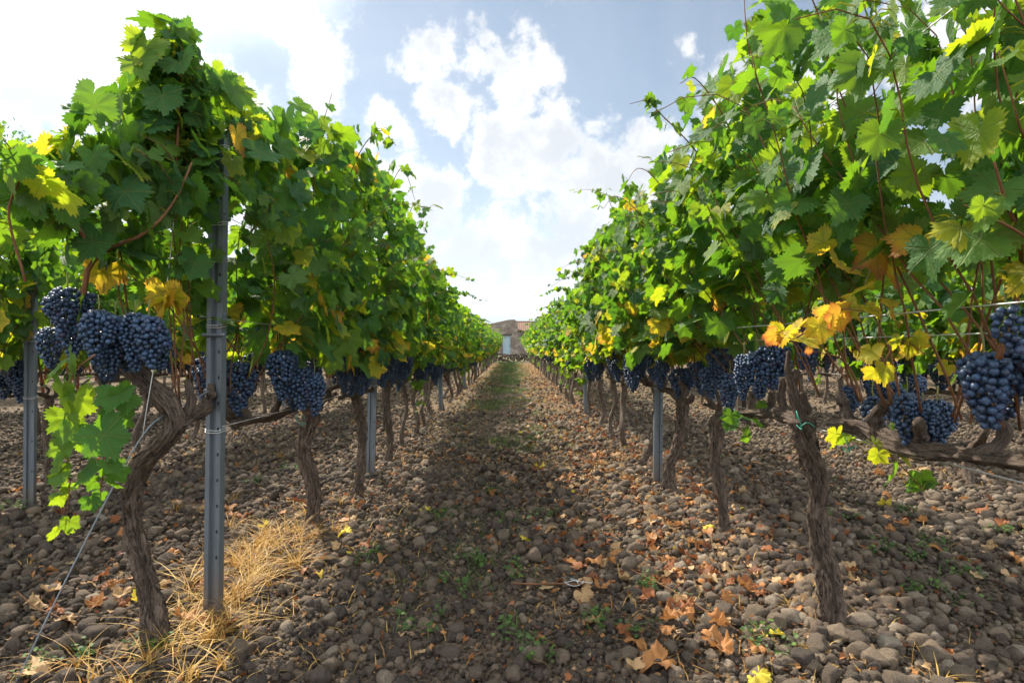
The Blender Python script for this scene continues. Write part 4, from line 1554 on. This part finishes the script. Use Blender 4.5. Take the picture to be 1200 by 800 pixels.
def proto(lod, seed, first_args):
    x, y, lab = first_args
    o = vroot(x, y, lab)
    q_ = np.random.default_rng(seed + 900)
    e = []
    if seed % 2 == 0:                              # a long shoot arching out over the path
        h_ = q_.uniform(1.75, 2.0)
        e.append(dict(path=spline([(.1, -.1, h_ - .3), (.35, 0, h_), (.55, .05, h_ + .02), (.80, .1, h_ - .08)], 14), dens=2.4, size=.062, cane_rad=.003, pet=.7))
    if seed % 3 == 0:                              # a sucker hanging down the trunk
        e.append(dict(path=spline([(.08, .2, .8), (.16, .22, .6), (.14, .2, .38)], 10), dens=2.4, size=.06, cane_rad=.0025, zmin=-1, tint=.45, pet=.6))
    make_vine(o, lod, extra=e, top=2.06, nshoots=15 if lod == 1 else 13, seed=seed, rad=float(np.random.default_rng(seed).uniform(.020, .033)), bunches=6 if lod == 1 else 4, fill_z=.98, spread=.24, dens=1.45,
              sidebias=.08, yellow=.05)
    return o


jobs = []
ynear_l, ynear_r = 6.15, 6.1
nl = nr = 4
k = 0
y = ynear_l
i = 5
while y < 39.5:
    jobs.append((-1.15 + rng.normal(0, .02), y, f"{ordinal(i)} grapevine from the front in the shaded row beside the path", -1, 1.0))
    y += .93 + rng.normal(0, .05)
    i += 1
y = ynear_r
i = 6
while y < 39.5:
    jobs.append((1.15 + rng.normal(0, .02), y, f"{ordinal(i)} grapevine from the front in the sunlit row beside the path", 1, 1.0))
    y += .93 + rng.normal(0, .05)
    i += 1
for s_, nm in ((-1, "shaded"), (1, "sunlit")):
    y, i = 2.7, 1
    while y < 30:
        jobs.append((s_ * XO + rng.normal(0, .03), y, f"{ordinal(i)} grapevine from the front in the next row behind the {nm} row", s_, 1.0))
        y += .95 + rng.normal(0, .05)
        i += 1
    y, i = 4.4, 1
    while y < 28:
        jobs.append((s_ * 5.85 + rng.normal(0, .03), y, f"{ordinal(i)} grapevine from the front in the third row out beyond the {nm} row", s_, 1.0))
        y += .97 + rng.normal(0, .05)
        i += 1
    y, i = 7.0, 1
    while y < 24:
        jobs.append((s_ * 8.2 + rng.normal(0, .03), y, f"{ordinal(i)} grapevine from the front in the outermost row beyond the {nm} row", s_, 1.0))
        y += 1.0 + rng.normal(0, .05)
        i += 1
print("vines", len(jobs) + 8)
for (x, y, lab, s_, sc) in jobs:
    lod = 1 if (abs(x) < 2 and y < 15) or (abs(x) < 4 and y < 8) else 2
    pr = protos1 if lod == 1 else protos2
    lim = 6 if lod == 1 else 6
    topf = np.interp(y, [5, 9, 15, 60], [.91, .86, .82, .84]) if s_ < 0 else np.interp(y, [5, 9, 15, 60], [.95, .90, .87, .86])
    if abs(x) > 2:
        topf = 1.0
    if len(pr) < lim:
        o = proto(lod, 100 + lod * 50 + len(pr) * 5, (x, y, lab))
        pr.append(o)
    else:
        o = copy_vine(pr[int(rng.integers(0, lim))], (x, y, float(gh(x, y))), 0, (1, 1, 1))
        o["label"] = lab
    # fuller side of the canopy looks over the path
    flip = math.pi if s_ > 0 else 0.0
    if rng.uniform() < .15:
        flip += math.pi
    o.rotation_euler = (0, 0, flip + rng.normal(0, .12))
    o.scale = (1.0 + rng.normal(0, .05), 1.0, topf * (1 + rng.normal(0, .05)))

far = Acc()
for s_ in (-1, 1):
    for k in range(7):
        xr = s_ * (10.6 + 2.4 * k)
        y0 = abs(xr) * .9
        n = int(100 * (39 - y0))
        P = np.column_stack([xr + rng.normal(0, .22, n), rng.uniform(y0, 39, n), .95 + 1.1 * rng.beta(1.2, 1.3, n)])
        P[:, 2] += .12 * vnoise(P[:, 1] * 1.2, k, s_)
        scatter_tpl(far, TPL[2], P, rng.normal(0, .5, (n, 3)) + (0, 0, -1), rng.normal(0, 1, (n, 3)), rng.uniform(.10, .17, n), leaf_tint(P[:, 2], n))
        for y in np.arange(y0, 39, 1.0):
            x_ = xr + rng.normal(0, .04)
            tube(far, [(x_, y, -.05), (x_ + rng.normal(0, .05), y + rng.normal(0, .06), .4), (x_, y, .95)], .035, 5, tint=.985, cap=False)
link_obj("distant_vines", far.mesh("distant_vines_mesh", M_LEAF), kind="stuff", category="vines", label="further vine rows merging into one green mass behind the outer rows")

# green plastic ties on the nearest arms
for px, py, d, lab in ((935, 492, 2.12, "small green plastic tie round the head of the nearest sunlit vine"), (990, 519, 2.0, "green tie knotted on the wire below the nearest sunlit vine's arm"),
                       (862, 487, 2.78, "green tie at the far tip of the nearest sunlit vine's arm"), (352, 492, 3.3, "green tie at the head of the first vine behind the end post")):
    a = Acc()
    p = PX(px, py, d)
    th = np.linspace(0, 5.6, 20)
    tube(a, np.stack([.012 * np.cos(th * 1.3), .03 * np.cos(th), .032 * np.sin(th)], -1), .0018, 5)
    tube(a, spline([(0, -.02, -.02), (.02, -.03, -.005), (.045, -.035, -.02)], 8), .0016, 5)
    link_obj("vine_tie", a.mesh("vine_tie_mesh", M_TIE), loc=tuple(p), label=lab, category="plastic tie", group="green vine ties")

# ------------------------------------------------------------------ fallen leaves
DT = [leaf_template(0, np.random.default_rng(300 + k), curl=2.6) for k in range(8)]
DT_LOW = [leaf_template(1, np.random.default_rng(400 + k), curl=2.6) for k in range(8)]


def dead_mesh(k, tint):
    V, F, lc = DT[k]
    a = Acc()
    rad = np.hypot(V[:, 0], V[:, 1])
    V = V.copy()
    V[:, 2] += .35 * rad ** 2 * np.cos(np.arctan2(V[:, 0], V[:, 1]) * 2 + k) + .12 * vnoise(V[:, 0] * 4, V[:, 1] * 4, k)
    V[:, :2] *= (1 - .18 * rad)[:, None]
    a.add(V, F, tint, lc)
    tube(a, spline([(0, 0, 0), (.02, -.3, .08), (.1, -.6, .1)], 6), .018, 4, tint=.3)
    me = a.mesh("fallen_leaf_mesh", M_DEAD)
    return me


KINDS = {"brown": (.22, "crumpled rust brown fallen vine leaf among the stones"), "orange": (.42, "curled orange fallen vine leaf among the stones"),
         "tan": (.66, "dry pale tan fallen vine leaf among the stones"), "yellow": (.95, "bright yellow fallen vine leaf among the stones")}
DM = {kk: [dead_mesh(q, tt) for q in range(4 * (n % 2), 4 * (n % 2) + 4)] for n, (kk, (tt, _)) in enumerate(KINDS.items())}


def put_leaf(x, y, kind, size, lab=None):
    me = DM[kind][int(rng.integers(0, 4))]
    o = link_obj("fallen_leaf", me, loc=(x, y, float(gh(x, y)) + .028 + .1 * size), label=lab or KINDS[kind][1], category="leaf", group="fallen vine leaves")
    o.rotation_euler = (rng.normal(0, .35), rng.normal(0, .35), rng.uniform(0, 6.28))
    o.scale = (size,) * 3


def gpt(px, py):
    d = CAMZ * 700 / (py - 405)
    return (px - 600) / 700 * d, d


NAMED = [(405, 626, "yellow", .06, "yellow fallen leaf standing upright on the stones between shaded vines and path"), (500, 600, "yellow", .055, "flat golden fallen leaf alone on the shaded side of the path"),
         (615, 635, "yellow", .045, "pale yellow fallen leaf in the middle of the dark path"), (633, 547, "yellow", .07, "folded yellow leaf far down the middle of the path"),
         (888, 793, "yellow", .06, "bright yellow leaf at the bottom edge among brown rocks"), (908, 748, "yellow", .045, "yellow leaf stuck on a small green weed in front of the nearest sunlit trunk"),
         (775, 780, "orange", .085, "biggest curled orange leaf at the bottom edge near the path"), (745, 757, "orange", .06, "orange brown leaf just above the biggest curled one"),
         (35, 790, "tan", .08, "large dry folded leaf beside the guy wire's foot"), (695, 731, "tan", .065, "wide tan leaf beside the bent wire scrap"), (20, 577, "orange", .05, "orange leaf at the foot of the post in the next row"),
         (902, 625, "tan", .05, "pale flat leaf beyond the slim straight sunlit vine"), (310, 618, "yellow", .045, "yellow leaf resting on the dry grass clump")]
for px, py, kd, sz, lab in NAMED:
    x, y = gpt(px, py)
    put_leaf(x, y, kd, sz, lab)
# clumps on the sunlit side, a few elsewhere
clumps = [(760, 705, .16, 12), (820, 735, .20, 16), (850, 700, .14, 6), (735, 640, .16, 10), (800, 600, .3, 12), (690, 570, .3, 14), (130, 700, .12, 8), (170, 720, .14, 9), (100, 690, .10, 5),
          (640, 590, .3, 8), (760, 660, .3, 8), (1080, 620, .45, 16), (200, 600, .6, 16), (390, 640, .2, 4), (720, 545, .5, 14), (1000, 590, .6, 12), (660, 530, .6, 14), (880, 660, .4, 8)]
for px, py, spd, n in clumps:
    cx, cyy = gpt(px, py)
    for _ in range(n):
        x, y = cx + rng.normal(0, spd), cyy + rng.normal(0, spd * 1.2)
        put_leaf(x, y, rng.choice(["brown", "orange", "tan", "yellow"], p=[.36, .36, .26, .02]), rng.uniform(.038, .066))


def leaf_litter():
    acc = Acc()
    n = 3000
    y = 2.6 + 32 * rng.uniform(size=n) ** 1.5
    rows = rng.choice([.55, .85, 1.2, -.95, -1.25, 3.4, -3.4, 2.4, -2.4], n, p=[.16, .19, .19, .06, .08, .09, .08, .08, .07])
    x = rows + rng.normal(0, .32, n)
    P = np.column_stack([x, y, gh(x, y) + .03])
    Yd = np.column_stack([rng.normal(0, 1, (n, 2)), rng.normal(0, .25, n)])
    Zd = np.column_stack([rng.normal(0, .45, (n, 2)), np.ones(n)])
    scatter_tpl(acc, DT_LOW, P, Yd, Zd, rng.uniform(.016, .044, n), rng.choice([.1, .25, .45, .68, .9], n, p=[.26, .27, .20, .255, .015]))
    n = 5200                                     # near crumbs and broken bits
    y = rng.uniform(1.2, 6, n)
    x = np.where(rng.uniform(size=n) < .6, rng.normal(.95, .5, n), rng.normal(-1.2, .8, n))
    P = np.column_stack([x, y, gh(x, y) + rng.uniform(.008, .03, n)])
    Yd = np.column_stack([rng.normal(0, 1, (n, 2)), rng.normal(0, .5, n)])
    Zd = rng.normal(0, .6, (n, 3)) + (0, 0, 1)
    scatter_tpl(acc, DT_LOW, P, Yd, Zd, rng.uniform(.006, .017, n), rng.choice([.1, .3, .5, .65], n))
    link_obj("leaf_litter", acc.mesh("leaf_litter_mesh", M_DEAD), kind="stuff", category="leaf litter", label="scattered dry brown leaf litter along the rows and down the path")


leaf_litter()


# ------------------------------------------------------------------ grass and weeds
def blades(acc, P, h, w, bend, tint, seg=3):
    n = len(P)
    a = rng.uniform(0, 2 * math.pi, n)
    D_ = np.stack([np.cos(a), np.sin(a), np.zeros(n)], -1)
    S_ = np.stack([-np.sin(a), np.cos(a), np.zeros(n)], -1)
    vs = []
    for k in range(seg + 1):
        t = k / seg
        c = P + D_ * (bend * h * t ** 1.8)[:, None] + np.array([0, 0, 1.0]) * (h * (t - .35 * bend * t * t))[:, None]
        ww = w * (1 - t ** 1.5) + .0002
        vs += [c - S_ * ww[:, None], c + S_ * ww[:, None]]
    V = np.stack(vs, 1)
    m = 2 * (seg + 1)
    F = np.array([[2 * k, 2 * k + 1, 2 * k + 3, 2 * k + 2] for k in range(seg)])
    FF = (F[None] + (np.arange(n) * m)[:, None, None]).reshape(-1, 4)
    acc.add(V.reshape(-1, 3), FF, np.repeat(tint, m))


def dry_grass():
    acc = Acc()
    for px, py, spd, n, hh in ((300, 665, .085, 680, .16), (275, 690, .09, 520, .15), (350, 625, .09, 160, .12), (390, 600, .1, 90, .09), (325, 645, .07, 420, .17), (235, 738, .09, 240, .14), (215, 768, .10, 200, .12), (255, 755, .10, 160, .11),
                               (190, 778, .12, 200, .12), (960, 712, .06, 130, .07), (915, 722, .08, 90, .07), (1100, 800, .1, 60, .1), (335, 590, .15, 140, .10), (1110, 560, .3, 160, .08),
                               (40, 530, .6, 300, .12), (60, 640, .3, 60, .08)):
        cx, cyy = gpt(px, py)
        n = int(n * .45)
        m_ = max(2, n // 16)
        ci = rng.integers(0, m_, n)
        x, y = rng.normal(cx, spd * 1.25, m_)[ci] + rng.normal(0, .013, n), rng.normal(cyy, spd * 1.6, m_)[ci] + rng.normal(0, .013, n)
        cl = fbm(x * 8, y * 8, 2.0, 2) > -5
        x, y, n = x[cl], y[cl], int(cl.sum())
        P = np.column_stack([x, y, gh(x, y) + .005])
        blades(acc, P, hh * rng.uniform(.4, 1.25, n), rng.uniform(.0009, .0028, n), rng.uniform(.35, 2.0, n), rng.beta(1, 1, n), 5)
    # straw lying between stones and tufts along the rows
    n = 9000
    y = 1.4 + 34 * rng.uniform(size=n) ** 1.7
    x = rng.choice([-1.2, 1.2, -3.5, 3.5, .75, -.75], n) + rng.normal(0, .30, n)
    P = np.column_stack([x, y, gh(x, y) + .006])
    blades(acc, P, rng.uniform(.02, .07, n) * (1 + y / 30), rng.uniform(.0008, .002, n) * (1 + y / 7), rng.uniform(.6, 1.9, n), rng.uniform(size=n), 2)
    link_obj("dry_grass", acc.mesh("dry_grass_mesh", M_DRY), kind="stuff", category="dry grass", label="dry straw coloured grass round the end post, trunk feet and row edges")


dry_grass()


def green_cover():
    acc = Acc()
    n = 130000
    y = 2.6 + 38 * rng.uniform(size=n) ** 1.25
    x = rng.normal(-.12, .36, n)
    m = rng.uniform(size=n) < .25
    x = np.where(m, rng.choice([-2.4, 2.4, -3.2, 3.0, -4.4, 4.4], n) + rng.normal(0, .5, n), x)
    clump = fbm(x * 2.2, y * 1.4, 5.0, 2)
    keep = clump > rng.uniform(-.1, .7, n) - .35 * np.clip((y - 6) / 12, 0, 1)
    keep &= rng.uniform(size=n) < np.clip((y - 2) / 5, .15, 1)
    x, y = x[keep], y[keep]
    n = len(x)
    P = np.column_stack([x, y, gh(x, y)])
    blades(acc, P, rng.uniform(.015, .05, n) * (1 + y / 40), rng.uniform(.001, .0024, n) * (1 + y / 14), rng.uniform(.2, 1.4, n), rng.uniform(size=n), 2)
    link_obj("path_grass", acc.mesh("path_grass_mesh", M_GREEN), kind="stuff", category="grass", label="thin green grass growing down the middle of the path")
    acc = Acc()
    spots = [(430, 655), (545, 690), (590, 610), (620, 770), (600, 735), (560, 660), (480, 720), (700, 735), (905, 755), (980, 600), (1030, 640), (1075, 650), (1100, 640), (1110, 700), (1120, 665),
             (20, 595), (70, 770), (175, 755), (1060, 600), (580, 575), (640, 600), (520, 600), (840, 540), (760, 690), (1180, 620), (610, 670), (340, 545), (300, 560), (70, 560)]
    for px, py in spots:
        cx, cyy = gpt(px, py)
        for _ in range(int(rng.integers(4, 9))):
            bx, by = cx + rng.normal(0, .05), cyy + rng.normal(0, .07)
            nl_ = int(rng.integers(8, 18))
            hz = rng.uniform(.02, .06)
            P = np.column_stack([rng.normal(bx, .016, nl_), rng.normal(by, .016, nl_), float(gh(bx, by)) + .02 + rng.uniform(0, hz, nl_)])
            a_ = rng.uniform(0, 6.28, nl_)
            Yd = np.column_stack([np.cos(a_), np.sin(a_), rng.uniform(-.1, .8, nl_)])
            scatter_tpl(acc, TPL[2], P, Yd, rng.normal(0, .4, (nl_, 3)) + (0, 0, 1), rng.uniform(.005, .013, nl_), rng.uniform(0, 1, nl_))
        k = int(rng.integers(3, 12))
        P = np.column_stack([rng.normal(cx, .05, k), rng.normal(cyy, .06, k), np.full(k, float(gh(cx, cyy)))])
        blades(acc, P, rng.uniform(.04, .11, k), rng.uniform(.001, .003, k), rng.uniform(.2, 1.0, k), rng.uniform(size=k), 4)
    link_obj("weeds", acc.mesh("weeds_mesh", M_WEED), kind="stuff", category="weeds", label="small green weeds sprouting between the stones")


green_cover()

# ------------------------------------------------------------------ twigs and the wire scrap
TW = [((525, 680), (560, 728), "pale bare twig slanting down the shaded half of the path"), ((760, 740), (815, 770), "grey twig beside the curled orange leaves"),
      ((600, 688), (700, 692), "long reddish cane prunings lying across the path's middle"), ((740, 672), (860, 742), "longest red cane lying through the dead leaves on the sunlit side"),
      ((780, 700), (805, 745), "short grey stick among dead leaves near the big brown rock"), ((448, 605), (440, 640), "thin curved stem between the path and shaded vines"),
      ((20, 705), (90, 735), "thin brown stalk beside the guy wire"), ((605, 755), (570, 780), "short forked stick near the bottom of the path"),
      ((640, 640), (655, 660), "tiny white stem stub on the path"), ((835, 645), (850, 690), "thin straw pale stick behind the brown rock")]
for k, (p, q, lab) in enumerate(TW):
    a3, b3 = gpt(*p), gpt(*q)
    m_ = ((a3[0] + b3[0]) / 2 + rng.normal(0, .012), (a3[1] + b3[1]) / 2 + rng.normal(0, .02))
    q3 = [(x, y, float(gh(x, y)) + .042) for x, y in (a3, m_, b3)]
    o3 = np.array([q3[0][0], q3[0][1], float(gh(*a3)) + .03])
    a = Acc()
    P = spline([np.array(z_) - o3 for z_ in q3], 24)
    P[:, 2] += .006 * vnoise(np.linspace(0, 6, 24) + k, 1.0)
    tube(a, P, np.linspace(.0042, .0018, 24) * (1 if k in (2, 3) else .8), 6, seed=k)
    mid = P[12]
    tube(a, [mid, mid + (.02, .02, .01), mid + (.035, .05, .012)], [.002, .0015, .001], 5, seed=k)
    link_obj("twig", a.mesh("twig_mesh", M_CANE if k in (2, 3, 6) else M_BARK), loc=tuple(o3), label=lab, category="twig", group="twigs on the ground")
x, y = gpt(668, 690)
a = Acc()
th = np.linspace(0, 9, 60)
P = np.stack([.035 * np.cos(th) + .004 * th, .028 * np.sin(th) + .003 * th, .004 * np.sin(th * 2.3) + .01], -1)
P = np.vstack([P, P[-1] + np.array([[.03, -.02, 0], [.09, -.05, .004]])])
tube(a, P, .0016, 5)
link_obj("wire_scrap", a.mesh("wire_scrap_mesh", M_WIRE), loc=(x, y, float(gh(x, y)) + .035), label="bent loop of pale scrap wire lying on the path stones", category="wire scrap")
